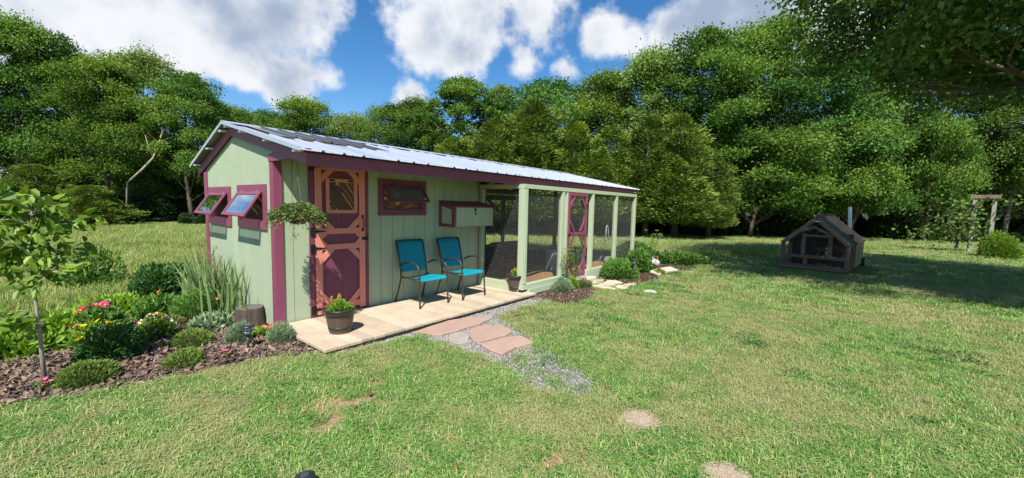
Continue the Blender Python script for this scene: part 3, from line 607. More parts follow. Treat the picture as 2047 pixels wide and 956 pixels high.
# rake boards under the roof edge
def rake(name, ya, yb, x0, x1, d0, d1, m):
    mb = MB(); za, zb = roofz(ya), roofz(yb)
    mb.add([(x0, ya, za-d1), (x1, ya, za-d1), (x1, ya, za-d0), (x0, ya, za-d0), (x0, yb, zb-d1), (x1, yb, zb-d1), (x1, yb, zb-d0), (x0, yb, zb-d0)], [(0, 1, 2, 3), (7, 6, 5, 4), (0, 4, 5, 1), (1, 5, 6, 2), (2, 6, 7, 3), (3, 7, 4, 0)])
    return mb.build(name, m, coop)
rake('rake_board', -.931, RY, -.045, -.0245, .03, .148, PURP); rake('rake_board', RY+.0005, 2.80, -.045, -.0245, .03, .148, PURP)
rake('rake_board', -.955, RY, 8.50, 8.52, .03, .14, PURP); rake('rake_board', RY+.0005, 2.8, 8.50, 8.52, .03, .14, PURP)
# fascia in three lengths
for a, b in ((-.045, 2.9), (2.902, 5.8), (5.802, 8.52)): part('fascia', PURP, lambda m: m.box(a, -.955, 1.862, b, -.932, 1.995))
part('fascia', PURP, lambda m: m.box(-.045, 2.80, 1.85, 8.52, 2.82, 1.99))
# battens under the metal; white ends stick out at the gable
BAT = [-.86, -.1, .66, 1.2, 1.45, 2.05, 2.7]
for y in BAT:
    z = roofz(y)-.012
    MB().box(-.125, y-.04, z-.03, -.046, y+.04, z-.004).build('batten_end', WHITEW, coop)
    MB().box(-.0455, y-.04, z-.03, 8.6, y+.04, z-.004).build('batten', BROWNW, coop)
# rafters
for x in [3.56+.62*i for i in range(8)]:
    mb = MB(); mb.beam((x, -.95, roofz(-.95)-.11), (x, RY, RZ-.11), .038, .12); mb.beam((x, RY, RZ-.11), (x, 2.78, roofz(2.78)-.11), .038, .12); mb.build('rafter', BROWNW, coop)
# corrugated metal roof sheets
def rib_profile(x0, x1, pitch=.2286, h=.019):
    pts = [(x0, 0)]; k = math.ceil((x0+.135)/pitch-1e-6)
    while True:
        c = -.135+k*pitch; k += 1
        if c-.02 <= x0: continue
        if c+.02 >= x1: break
        pts += [(c-.022, 0), (c-.010, h), (c+.010, h), (c+.022, 0)]
        pts += [(c+.085, 0), (c+.09, .004), (c+.1, .004), (c+.105, 0)] if c+.105 < x1 else []
    pts.append((x1, 0)); return pts
def sheet(name, x0, x1, ya, yb, lift, m, parent=coop, h=.019, pitch=.2286):
    P = rib_profile(x0, x1, pitch, h); n = len(P); mb = MB(); vs = []
    for y in (ya, yb):
        for x, z in P: vs.append((x, y, roofz(y)+z+lift))
    for y in (ya, yb):
        for x, z in P: vs.append((x, y, roofz(y)+z+lift-.0016))
    fs = [(i, i+1, n+i+1, n+i) for i in range(n-1)]+[(2*n+i, 3*n+i, 3*n+i+1, 2*n+i+1) for i in range(n-1)]+[(i, 2*n+i, 2*n+i+1, i+1) for i in range(n-1)]+[(n+i, n+i+1, 3*n+i+1, 3*n+i) for i in range(n-1)]+[(0, n, 3*n, 2*n), (n-1, 3*n-1, 4*n-1, 2*n-1)]
    mb.add(vs, fs); return mb.build(name, m, parent)
xs = [-.135+.9144*i for i in range(11)]; xs[-1] = 8.84
for i in range(10):
    a, b = xs[i], xs[i+1]
    if i in (0, 1): sheet('roof_sheet', a+.001, b-.001, EY-.0, .30, 0, METAL)
    else: sheet('roof_sheet', a+.001, b-.001, EY, RY, 0, METAL)
    sheet('roof_sheet' if i > 3 else 'translucent_roof_sheet', a+.001, b-.001, RY+.001, BY, 0, METAL if i > 3 else CLEARTAN)
# smoked see-through sheets along the ridge let light into the coop
sheet('roof_sheet', -.134, .11, .301, RY, 0, METAL)
for a, b in ((.11, .82), (.83, 1.68)): sheet('skylight_sheet', a, b, .12, RY-.02, .022, SMOKE)
mb = MB(); 
for s, yy in ((1, RY-.13), (-1, RY+.13)):
    mb.add([(-.145, RY, RZ+.035), (8.85, RY, RZ+.035), (8.85, yy, roofz(yy)+.022), (-.145, yy, roofz(yy)+.022), (-.145, RY, RZ+.033), (8.85, RY, RZ+.033), (8.85, yy, roofz(yy)+.020), (-.145, yy, roofz(yy)+.020)], [(0, 1, 2, 3), (7, 6, 5, 4), (2, 6, 7, 3), (0, 3, 7, 4), (1, 5, 6, 2)])
mb.build('ridge_cap', METAL, coop)
# edge trim of the metal along the gable
for ya, yb in ((EY, RY), (RY+.001, BY)):
    rake('roof_edge_trim', ya, yb, -.142, -.1345, -.03, .012, METAL)
# ---- door
door = part('door', PURPB, lambda m: None) if 0 else None
def door_group(x0, x1, y, H):
    d = bpy.data.objects.new('door', None)
    mb = MB()
    win = (.632, 1.028, 1.37, 1.785)
    edges = [x0+.006, .60, .83, 1.05, x1-.006]
    for a, b in zip(edges, edges[1:]):
        for p, q, r, s in cut(a+.002, b-.002, .03, None, [win]): mb.box(p, y, r, q, y+.02, s if s is not None else H-.01)
    d = mb.build('door', PURPB, coop)
    f = y-.017; g = y-.0005
    def bar(n, pts): m_ = MB(); k = len(pts); m_.add([(x, f, z) for x, z in pts]+[(x, g, z) for x, z in pts], [tuple(range(k)), tuple(range(2*k-1, k-1, -1))]+[(i, k+i, k+(i+1) % k, (i+1) % k) for i in range(k)]); return m_.build(n, CORAL, d, bevel=.002)
    S = .088
    bar('stile', [(x0, .02), (x0+S, .02), (x0+S, H), (x0, H)]); bar('stile', [(x1-S, .02), (x1, .02), (x1, H), (x1-S, H)])
    rails = [(.055, .135), (.868, .940), (1.075, 1.15), (H-.082, H)]
    for a, b in rails: bar('rail', [(x0+S+.001, a), (x1-S-.001, a), (x1-S-.001, b), (x0+S+.001, b)])
    xa, xb = x0+S+.001, x1-S-.001
    def brace(cx, cz, sx, sz, L, w):
        # 45 degree corner brace leaving a small open triangle
        bar('corner_brace', [(cx+sx*(L-w), cz+sz*.001), (cx+sx*L, cz+sz*.001), (cx+sx*.001, cz+sz*L), (cx+sx*.001, cz+sz*(L-w))][::(1 if sx*sz > 0 else -1)])
    for (a, b, L, w) in ((.135, .868, .17, .105), (1.15, H-.082, .17, .105)):
        for cx, sx in ((xa, 1), (xb, -1)):
            brace(cx, a, sx, 1, L, w); brace(cx, b, sx, -1, L, w)
    for cx, sx in ((xa, 1), (xb, -1)):
        for cz, sz in ((.940, 1), (1.075, -1)):
            bar('corner_brace', [(cx+sx*.001, cz+sz*.001), (cx+sx*.066, cz+sz*.001), (cx+sx*.001, cz+sz*.066)][::(1 if sx*sz > 0 else -1)])
    # framed screen window with light ply behind it
    wx0, wx1, wz0, wz1 = .612, 1.048, 1.35, 1.805; w = .045; f2 = y-.022
    wf = MB(); wf.box(wx0, f2, wz0, wx1, y-.001, wz0+w); wf.box(wx0, f2, wz1-w, wx1, y-.001, wz1); wf.box(wx0, f2, wz0+w, wx0+w, y-.001, wz1-w); wf.box(wx1-w, f2, wz0+w, wx1, y-.001, wz1-w)
    fr = wf.build('window_frame', CORAL, d, bevel=.002)
    wires('wire_screen', (wx0+w, y+.004, wz0+w), (1, 0, 0), (0, 0, 1), wx1-wx0-2*w, wz1-wz0-2*w, .0127, .0007, WIRE, fr)
    for z in (1.74, 1.66, 1.47): MB().box(.66, y+.03, z, .78, y+.035, z+.018).build('strap', IRON, fr)
    for x in (.66, .92): MB().box(x, f2-.006, wz1-.036, x+.07, f2-.0005, wz1-.012).build('hinge', IRON, fr)
    # strap hinges
    for z, s in ((DH-.045, 1), (1.115, 1), (.895, 1), (.095, 1)):
        m_ = MB(); m_.box(x0-.062, f-.008, z-.055, x0-.012, f-.001+.012, z+.055); m_.tube([(x0-.012, f-.012, z-.05), (x0-.012, f-.012, z+.05)], .008, 6)
        m_.add([(x0-.006, f-.006, z-.018), (x0+.13, f-.006, z-.006), (x0+.15, f-.006, z), (x0+.13, f-.006, z+.006), (x0-.006, f-.006, z+.018)]+[(x0-.006, f-.001, z-.018), (x0+.13, f-.001, z-.006), (x0+.15, f-.001, z), (x0+.13, f-.001, z+.006), (x0-.006, f-.001, z+.018)], [(0, 1, 2, 3, 4), (9, 8, 7, 6, 5)]+[(i, 5+i, 5+(i+1) % 5, (i+1) % 5) for i in range(5)])
        m_.build('strap_hinge', IRON, d)
    m_ = MB(); X = x1-.04; m_.tube([(X, f-.002, 1.13), (X, f-.03, 1.145), (X, f-.04, 1.21), (X, f-.03, 1.275), (X, f-.002, 1.29)], .007, 6)
    for z in (1.115, 1.305): m_.prism([(0, 0)], 0, 0) if 0 else m_.box(X-.016, f-.006, z-.018, X+.016, f-.001, z+.018)
    m_.build('door_handle', IRON, d)
    m_ = MB(); m_.box(x1-.05, f-.01, .975, x1-.004, f-.001, 1.015); m_.box(x1-.0, f-.01, .972, x1+.045, f-.001, 1.02); m_.tube([(x1-.045, f-.016, .995), (x1+.035, f-.016, .995)], .008, 6); m_.build('latch', IRON, d)
    return d
def wires(name, o, u, v, lu, lv, step, r, m, parent, stuff=True):
    o = Vector(o); u = Vector(u).normalized(); v = Vector(v).normalized(); mb = MB()
    n = max(1, int(lu/step)); k = max(1, int(lv/step))
    w = u.cross(v)
    for i in range(n+1): p = o+u*(lu*i/n); mb.beam(p, p+v*lv, r*2, r*2, w)
    for j in range(k+1): p = o+v*(lv*j/k)+w*r*1.2; mb.beam(p, p+u*lu, r*2, r*2, w)
    x = mb.build(name, m, parent); 
    if stuff: x['kind'] = 'stuff'
    return x
door_group(DX0, DX1, -.008, DH)
part('door_casing', PURPB, lambda m: m.box(DX0-.072, -.020, 0, DX0-.006, -.001, DH+.03)); part('door_casing', PURPB, lambda m: m.box(DX1+.006, -.020, 0, DX1+.058, -.001, DH+.03))
# ---- windows
def awning(axis, a0, a1, z0, z1, casing, open_deg, mframe, Lr=None):
    """casing frame with a sash hinged at the top; axis 'x' on the front wall, 'y' on the gable"""
    P = (lambda a, d, z: (a, -d, z)) if axis == 'x' else (lambda a, d, z: (-d, a, z))
    def bx(mb, a_, b_, d0, d1, za, zb):
        p, q = P(a_, d0, za), P(b_, d1, zb); mb.box(min(p[0], q[0]), min(p[1], q[1]), za, max(p[0], q[0]), max(p[1], q[1]), zb)
    c = casing; win = bpy.data.objects.new('window', None); COL.objects.link(win); win.parent = coop
    mb = MB(); bx(mb, a0-c, a1+c, .001, .022, z0-c, z0); bx(mb, a0-c, a1+c, .001, .022, z1, z1+c); bx(mb, a0-c, a0, .001, .022, z0, z1); bx(mb, a1, a1+c, .001, .022, z0, z1)
    mb.build('casing', mframe, win, bevel=.002)
    mb = MB(); bx(mb, a0-.0, a0+.02, -.05, .0, z0, z1); bx(mb, a1-.02, a1, -.05, .0, z0, z1); bx(mb, a0+.02, a1-.02, -.05, .0, z0, z0+.02); bx(mb, a0+.02, a1-.02, -.05, .0, z1-.02, z1); mb.build('jamb', mframe, win)
    L = Lr or (z1-z0); t = R_(open_deg); w = .04
    def S(a, l, e):           # along sash length l from hinge, e = outwards normal offset
        return P(a, .026+l*math.sin(t)+e*math.cos(t), z1-.004-l*math.cos(t)+e*math.sin(t))
    def sb(mb, a_, b_, l0, l1, e0=0, e1=.022):
        vs = [S(a, l, e) for e in (e0, e1) for l in (l0, l1) for a in (a_, b_)]; mb.add(vs, [(0, 1, 3, 2), (4, 6, 7, 5), (0, 4, 5, 1), (2, 3, 7, 6), (0, 2, 6, 4), (1, 5, 7, 3)])
    mb = MB(); A0, A1 = a0-.004, a1+.004; sb(mb, A0, A1, 0, w); sb(mb, A0, A1, L-w, L); sb(mb, A0, A0+w, w, L-w); sb(mb, A1-w, A1, w, L-w); mb.build('sash', mframe, win, bevel=.002)
    mb = MB(); sb(mb, A0+w, A1-w, w, L-w, .009, .012); mb.build('pane', GLASS, win)
    for a in (a0+.12, a1-.14):
        mb = MB(); bx(mb, a, a+.06, .022, .030, z1-.002, z1+.018); mb.build('hinge', IRON if axis == 'x' else GALV, win)
    if axis == 'x': wires('wire_screen', (a0+.02, .02, z0+.02), (1, 0, 0), (0, 0, 1), a1-a0-.04, z1-z0-.04, .0127, .0007, WIRE, win)
    else: wires('wire_screen', (.02, a0+.02, z0+.02), (0, 1, 0), (0, 0, 1), a1-a0-.04, z1-z0-.04, .0127, .0007, WIRED, win)
    return win
awning('x', W1[0], W1[1], W1[2], W1[3], .085, 36, PURPB, .30)
for (a, b, c, d) in GW: awning('y', a, b, c, d, .095, 33, PURP, .36)
# ---- nest box on the front wall
NX0, NX1, NF = 2.56, 3.50, -.36
nb = bpy.data.objects.new('nest_box', None); COL.objects.link(nb); nb.parent = coop
k = 0; x = NX0+.035
while x < NX1-.01:
    x1_ = min(x+.2032, NX1-.0); MB().box(x+.002, NF-.012, 1.135, x1_-.002, NF, 1.452).build('siding_board', SAGE, nb); x += .2032
MB().box(NX0+.04, NF+.0005, 1.14, NX1-.004, NF+.010, 1.45).build('front_panel', GREEND, nb)
for X in (NX0, NX1-.012):
    mb = MB(); mb.add([(X+.012, NF, 1.14), (X+.012, -.002, 1.14), (X+.012, -.002, 1.545), (X+.012, NF, 1.45), (X, NF, 1.14), (X, -.002, 1.14), (X, -.002, 1.545), (X, NF, 1.45)], [(0, 1, 2, 3), (7, 6, 5, 4), (0, 4, 5, 1), (1, 5, 6, 2), (2, 6, 7, 3), (3, 7, 4, 0)]); mb.build('side_panel', SAGE, nb)
mb = MB(); X0, X1 = NX0-.018, NX0-.001
for q in ([(NF-.014, 1.13), (NF+.045, 1.13), (NF+.045, 1.467), (NF-.014, 1.45)], [(-.05, 1.13), (-.002, 1.13), (-.002, 1.54), (-.05, 1.527)], [(NF+.046, 1.13), (-.051, 1.13), (-.051, 1.175), (NF+.046, 1.175)], [(NF+.046, 1.415), (-.051, 1.475), (-.051, 1.527), (NF+.046, 1.467)]):
    mb.add([(X0, y, z) for y, z in q]+[(X1, y, z) for y, z in q], [(0, 3, 2, 1), (4, 5, 6, 7), (0, 1, 5, 4), (1, 2, 6, 5), (2, 3, 7, 6), (3, 0, 4, 7)])
mb.build('side_trim', PURPB, nb)
mb = MB(); mb.beam((NX0-.03, -.185, 1.512), (NX1+.025, -.185, 1.512), .40, .018, (0, math.sin(-.235), math.cos(-.235))); mb.build('lid', PURPB, nb)
MB().box(NX0+.035, NF-.0135, 1.452, NX1-.0, NF-.002, 1.464).build('lid_edge', PURPB, nb)
mb = MB(); mb.box(3.02, NF-.024, 1.40, 3.055, NF-.013, 1.445); mb.box(3.03, NF-.020, 1.345, 3.045, NF-.013, 1.40); mb.box(3.03, NF-.024, 1.335, 3.065, NF-.013, 1.352); mb.build('latch', IRON, nb)
# ---- run
FY = -1.07                                 # face of the run
def P_(x, y0=FY, w=.09, d=.09, z0=.14, z1=1.80, m=SAGE_T, n='post'): return MB().box(x, y0, z0, x+w, y0+d, z1).build(n, m, coop, bevel=.003)
posts = [3.50, 4.745, 5.985, 7.23, 8.40]
for x in posts: P_(x, w=.1 if x < 3.6 else .09)
MB().box(3.53, FY-.014, .15, 3.60, FY-.001, 1.79).build('post_batten', SAGE_T, coop, bevel=.003)
P_(4.905, w=.05, d=.07, z0=.05, n='door_jamb'); P_(5.72, w=.04, d=.07, z0=.05, n='door_jamb')
MB().box(3.50, FY-.006, 1.802, 8.49, FY+.085, 1.875).build('top_rail', SAGE_T, coop, bevel=.003)
MB().box(3.50, FY-.008, .045, 4.92, FY+.09, .138).build('sill_board', SAGE_T, coop, bevel=.003); MB().box(3.66, FY-.030, -.06, 4.92, FY-.009, .044).build('sill_board', SAGE_T, coop, bevel=.003)
MB().box(5.75, FY-.008, .045, 8.49, FY+.09, .138).build('sill_board', SAGE_T, coop, bevel=.003); MB().box(3.66, FY-.0085, -.07, 8.49, FY+.07, .043).build('sill_board', SAGE_T, coop, bevel=.003)
MB().box(4.921, FY-.012, .0435, 5.749, FY+.05, .052).build('threshold', SAGE_T, coop)
# porch side of the run
MB().box(3.50, -.10, .0, 3.59, -.024, 1.80).build('post', SAGE_T, coop, bevel=.003)
MB().box(3.496, FY+.091, 1.80, 3.59, -.024, 1.875).build('top_rail', SAGE_T, coop, bevel=.003); MB().box(3.494, FY+.091, .002, 3.59, -.101, .15).build('sill_board', SAGE_T, coop, bevel=.003)
MB().box(3.505, FY+.088, .151, 3.54, FY+.12, 1.799).build('stile', SAGE_T, coop)
ST, RW = .036, .0010
wires('wire_mesh', (3.545, FY+.1, .15), (0, 1, 0), (0, 0, 1), -FY-.2, 1.65, ST, RW, WIRE, coop)
for a, b in ((3.6, 4.745), (4.795+.04, 4.905), (6.075, 7.23), (7.32, 8.40)):
    wires('wire_mesh', (a, FY+.05, .138), (1, 0, 0), (0, 0, 1), b-a, 1.665, ST, RW, WIRE, coop)
# far end and back of the run
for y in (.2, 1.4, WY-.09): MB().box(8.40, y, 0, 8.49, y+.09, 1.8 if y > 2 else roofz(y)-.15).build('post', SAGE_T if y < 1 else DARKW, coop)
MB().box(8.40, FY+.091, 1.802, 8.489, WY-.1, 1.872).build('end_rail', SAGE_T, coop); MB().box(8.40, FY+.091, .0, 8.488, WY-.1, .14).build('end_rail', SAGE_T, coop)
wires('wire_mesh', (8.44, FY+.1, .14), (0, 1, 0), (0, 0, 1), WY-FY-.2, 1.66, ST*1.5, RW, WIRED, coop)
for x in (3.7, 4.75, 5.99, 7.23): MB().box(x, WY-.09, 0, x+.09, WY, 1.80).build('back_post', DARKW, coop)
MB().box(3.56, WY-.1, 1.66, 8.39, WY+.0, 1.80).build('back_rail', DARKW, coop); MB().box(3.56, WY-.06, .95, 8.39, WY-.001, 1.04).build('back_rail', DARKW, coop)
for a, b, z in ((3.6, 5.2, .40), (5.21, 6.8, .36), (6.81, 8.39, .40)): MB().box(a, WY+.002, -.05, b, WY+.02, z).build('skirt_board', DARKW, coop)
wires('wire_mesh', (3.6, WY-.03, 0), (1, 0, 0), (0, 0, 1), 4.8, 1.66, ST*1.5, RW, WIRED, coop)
MB().box(3.63, 1.15, .85, 8.39, 1.21, .91).build('roost_bar', DARKW, coop)
for x in (4.9, 6.6): MB().box(x, 1.13, -.05, x+.07, 1.20, 2.3).build('inner_post', DARKW, coop)
mb = MB(); mb.beam((4.35, WY-.12, 1.75), (5.3, WY-.12, 1.1), .04, .09); mb.build('diagonal_brace', BROWNW, coop)
mb = MB(); mb.beam((6.4, WY-.12, 1.75), (7.0, WY-.12, 1.3), .04, .09); mb.build('diagonal_brace', BROWNW, coop)
# run floor of pine shavings
SHAV = mat('pine_shavings', (.32, .165, .065), .95, noise=[(60, H1, .35), (6, H1, .2)], bump=(70, H1, 1, .02))
mb = MB(); n = 40; vs = []; 
for j in range(20):
    for i in range(n): x = 3.60+4.79*i/(n-1); y = FY+.092+(WY-.1-FY-.092)*j/19; vs.append((x, y, .02+.025*math.sin(x*5.1+y*3)+.02*math.sin(y*7-x*2)))
mb.add(vs, [(j*n+i, j*n+i+1, (j+1)*n+i+1, (j+1)*n+i) for j in range(19) for i in range(n-1)]); o = mb.build('run_bedding', SHAV, coop, smooth=True)
# run door
rd = bpy.data.objects.new('run_door', None); COL.objects.link(rd); rd.parent = coop
rx0, rx1, rz0, rz1, ry = 4.962, 5.715, .075, 1.79, FY-.006
def rb(n, p, q, w=.062): m_ = MB(); m_.beam((p[0], ry, p[1]), (q[0], ry, q[1]), .03, w, (0, 0, 1) if abs(p[0]-q[0]) > .02 else (1, 0, 0)); return m_.build(n, PURP, rd, bevel=.002)
rb('stile', (rx0+.031, rz0), (rx0+.031, rz1)); rb('stile', (rx1-.031, rz0), (rx1-.031, rz1))
for z in (rz0+.031, .955, rz1-.031): rb('rail', (rx0+.063, z), (rx1-.063, z))
xa, xb = rx0+.06, rx1-.06
for (za, zb) in ((rz0+.06, .92), (.99, rz1-.06)):
    for x, s in ((xa, 1), (xb, -1)):
        for z, t in ((za, 1), (zb, -1)):
            m_ = MB(); m_.beam((x+s*.01, ry+.001, z+t*.24), (x+s*.19, ry+.001, z+t*.0), .026, .05, (s*.8, 0, t*.6)); m_.build('corner_brace', PURP, rd)
wires('wire_mesh', (rx0+.03, ry+.017, rz0+.03), (1, 0, 0), (0, 0, 1), rx1-rx0-.06, rz1-rz0-.06, ST, RW, WIRE, rd)
m_ = MB(); m_.box(rx0+.01, ry-.03, .935, rx0+.05, ry-.016, .975); m_.tube([(rx0-.04, ry-.03, .955), (rx0+.08, ry-.03, .955)], .008, 6); m_.build('latch', IRON, rd)
for z in (.4, 1.5): MB().box(rx1-.02, ry-.022, z, rx1+.03, ry-.0155, z+.07).build('hinge', IRON, rd)

# ---- deck
deck = thing('deck', 'low porch deck of bare pale pine boards in front of the coop', 'deck')
n = 26; w = 3.70/n
for i in range(n):
    x0 = -.03+i*w; e = -1.235+rnd.uniform(-.006, .006)
    MB().box(x0+.0032, e, -.034+rnd.uniform(-.001, .001), x0+w-.0032, -.026, 0).build('deck_board', DECK, deck, bevel=.003)
JOIST = mat('deck_joist_wood', (.20, .145, .09), .8, noise=[(20, (.3, 1, 1), .2)])
for y in (-1.205, -.62, -.08): MB().box(-.02, y, -.085, 3.655, y+.038, -.0365).build('joist', JOIST, deck)
# ------------------------------------------------------------------ stones
for i, (poly, m, lab) in enumerate(STONES):
    mb = MB(); h = .035 if i < 4 else .022
    # break the straight edges up a little
    pts = []
    for a, b in zip(poly, poly[1:]+poly[:1]):
        pts.append(a); L_ = math.hypot(b[0]-a[0], b[1]-a[1]); kk = int(L_/.09)
        for q in range(1, kk): t = q/kk; pts.append((a[0]+(b[0]-a[0])*t+rnd.uniform(-.010, .010), a[1]+(b[1]-a[1])*t+rnd.uniform(-.010, .010)))
    cx = sum(p[0] for p in pts)/len(pts); cy = sum(p[1] for p in pts)/len(pts)
    mb.prism([(p[0]-cx, p[1]-cy) for p in pts], -.01, h-.006); mb2 = MB(); mb2.prism([(p[0]-cx, p[1]-cy) for p in pts], h-.006, h, .03)
    mb.add(mb2.v, mb2.f); o = mb.build('flagstone' if i < 4 else 'path_stone', {'FLAG': FLAG, 'FLAGG': FLAGG, 'PALE': PALE, 'CONC': CONC}[m], loc=(cx, cy, GZ)); tag(o, lab, 'paving stone', 'flagstones of the short path' if i < 4 else None)
tag(MB().prism([(5.08, -1.11), (5.88, -1.09), (5.95, -1.26), (5.32, -1.33), (5.1, -1.3)], GZ, GZ+.09, .02).build('step_slab', CONC, bevel=.006), 'pale concrete step slab under the plum run door', 'step')
for c, r, lab in ROUND:
    mb = MB(); mb.lathe([(r*.96, -.02), (r, .006), (r*.985, .014), (r*.9, .017), (.01, .018)], n=28, wob=lambda i, j: 1+.03*math.sin(j*1.7)+.02*math.sin(j*3.1)); o = mb.build('stepping_stone', AGG, smooth=True, loc=(c[0], c[1], GZ)); tag(o, lab, 'stepping stone')
for (x, y, rz, tl, lab) in ((7.78, -1.98, .5, .22, 'left tan paver propped up at the front of the far flower bed'), (8.38, -2.03, .2, .18, 'right tan paver propped up at the front of the far flower bed')):
    mb = MB(); mb.box(-.2, -.13, 0, .2, .13, .05); o = mb.build('paver', PALE, bevel=.006, loc=(x, y, GZ+.03)); o.rotation_euler = (tl, -.05, rz-.6); tag(o, lab, 'paver')
# ------------------------------------------------------------------ chairs
def chair(loc, rot, label):
    c = thing('patio_chair', label, 'chair', loc, rot, 'patio chairs on the deck')
    hw = .255
    for s in (-1, 1):
        x = s*hw
        m_ = MB(); m_.tube([(x*1.02, -.30, 0), (x*1.01, -.285, .25), (x, -.27, .50), (x, -.255, .575), (x, -.20, .625), (x, -.10, .645), (x, .02, .63), (x, .12, .60), (x, .19, .565)], .0125, 8); m_.build('front_leg', BRONZE, c, smooth=True)
        m_ = MB(); m_.tube([(x*.98, .33, 0), (x*.95, .27, .16), (x*.93, .215, .33), (x*.92, .20, .42), (x*.93, .225, .58), (x*.94, .275, .78), (x*.95, .325, .925)], .0125, 8); m_.build('rear_leg', BRONZE, c, smooth=True)
        m_ = MB(); m_.tube([(x*1.0, -.275, .40), (x*.97, -.1, .405), (x*.94, .20, .395)], .011, 6); m_.build('seat_rail', BRONZE, c, smooth=True)
    m_ = MB(); m_.tube([(-hw*.94, .325, .925), (0, .345, .932), (hw*.94, .325, .925)], .012, 8); m_.build('top_rail', BRONZE, c, smooth=True)
    m_ = MB(); m_.tube([(-hw, -.10, .385), (0, -.1, .375), (hw, -.10, .385)], .010, 6); m_.build('cross_bar', BRONZE, c, smooth=True)
    def sling(pts, wfun, n=8):
        V = []; F = []; k = len(pts)
        for (y, z, sag) in pts:
            for j in range(n+1): u = -1+2*j/n; V.append((u*wfun, y, z-sag*(1-u*u)))
        F = [(i*(n+1)+j, i*(n+1)+j+1, (i+1)*(n+1)+j+1, (i+1)*(n+1)+j) for i in range(k-1) for j in range(n)]
        o_ = len(V); V2 = [(a, b, c_-.004) for a, b, c_ in V]; F2 = [tuple(o_+q for q in reversed(f)) for f in F]
        m_ = MB(); m_.add(V+V2, F+F2); return m_
    sling([(-.285, .385, .0), (-.28, .41, .005), (-.25, .425, .012), (-.1, .415, .025), (.05, .402, .028), (.17, .40, .02)], hw*.92).build('seat', TEAL, c, smooth=True)
    V = []
    pts = [(.205, .46), (.225, .58), (.25, .68), (.28, .78), (.302, .85), (.332, .93), (.35, .937)]
    m_ = MB(); n = 8; k = len(pts); vs = [((-1+2*j/n)*hw*(.93+.02*i/k), y+.02*(1-(-1+2*j/n)**2), z) for i, (y, z) in enumerate(pts) for j in range(n+1)]; fs = [(i*(n+1)+j, i*(n+1)+j+1, (i+1)*(n+1)+j+1, (i+1)*(n+1)+j) for i in range(k-1) for j in range(n)]
    o_ = len(vs); vs2 = [(a, b+.005, z-.001) for a, b, z in vs]; m_.add(vs+vs2, fs+[tuple(o_+q for q in reversed(f)) for f in fs]); m_.build('backrest', TEAL, c, smooth=True)
    return c
chair((1.90, -.37, .002), -.03, 'teal sling patio chair nearer the door, left of the two')
chair((2.66, -.43, .002), .02, 'teal sling patio chair under the nest box, right of the two')
# ------------------------------------------------------------------ planters
def planter(x, y, z, s, label):
    t = thing('barrel_planter', label, 'planter', (x, y, z), 0, 'barrel planters'); t.scale = (s, s, s)
    MB().lathe([(.118, 0), (.125, .01), (.148, .12), (.168, .235), (.176, .275), (.18, .29), (.166, .292), (.160, .27), (.15, .255)], n=40, wob=lambda i, j: 1-.012*(j % 4 == 0)).build('barrel', BARREL, t, smooth=False)
    MB().lathe([(.170, .225), (.176, .226), (.188, .285), (.190, .298), (.178, .300), (.172, .29)], n=40, cap=False).build('rim', BARRELD, t, smooth=True)
    MB().lathe([(.131, .045), (.136, .047), (.143, .083), (.139, .085)], n=40, cap=False).build('band', BARRELD, t, smooth=True)
    MB().lathe([(.15, .255), (.08, .262), (.01, .265)], n=20).build('soil', SOILM, t, smooth=True); return t
planter(.37, -.80, 0, .94, 'dark half barrel planter standing in front of the plum door')
planter(3.62-.04, -.88, 0, .98, 'dark half barrel planter at the corner post of the run')
# ------------------------------------------------------------------ plants
def mound_leaves(n, r, h, L, W, rng, up=.5, flat=.6, inner=.3, jit=.15, lumps=9):
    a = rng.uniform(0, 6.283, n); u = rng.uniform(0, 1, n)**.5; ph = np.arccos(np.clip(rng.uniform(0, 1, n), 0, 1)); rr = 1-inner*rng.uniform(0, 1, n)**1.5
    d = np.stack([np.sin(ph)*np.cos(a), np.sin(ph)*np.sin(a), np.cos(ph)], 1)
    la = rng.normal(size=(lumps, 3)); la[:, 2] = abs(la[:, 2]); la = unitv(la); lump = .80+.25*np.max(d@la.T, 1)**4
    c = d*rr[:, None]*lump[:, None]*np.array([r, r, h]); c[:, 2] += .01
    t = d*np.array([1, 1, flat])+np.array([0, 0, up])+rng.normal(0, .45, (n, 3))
    var = np.clip(.25+.5*rr*lump*np.clip(d[:, 2]+.3, 0, 1)+rng.normal(0, .16, n), 0, 1); return leaf_arrays(c-unitv(t)*L*.4, t, L*rng.uniform(.6, 1.2, n), W*rng.uniform(.6, 1.2, n), rng, oval=W > .017), var  # light put into the leaf tone: outer tops brighter, inner leaves darker
def flower_mesh(name, m, r, petals=6, cone=.35, center=None):
    mb = MB(); 
    for i in range(petals):
        a = 6.283*i/petals; b = a+6.283/petals*.85; mb.add([(0, 0, 0), (r*.75*math.cos(a), r*.75*math.sin(a), r*cone), (r*math.cos((a+b)/2), r*math.sin((a+b)/2), r*cone*.8), (r*.75*math.cos(b), r*.75*math.sin(b), r*cone)], [(0, 1, 2, 3)])
    mb.cur = 1; mb.ball((0, 0, r*.12), r*.2, 6, 4); o = mb.build(name, [m, center or F_YEL]); me = o.data; bpy.data.objects.remove(o); return me
FLW = {k: flower_mesh(k+'_flower', m, 1.0, 7) for k, m in dict(yellow=F_YEL, white=F_WHI, magenta=F_MAG, red=F_RED, orange=F_ORA, pink=F_PIN).items()}
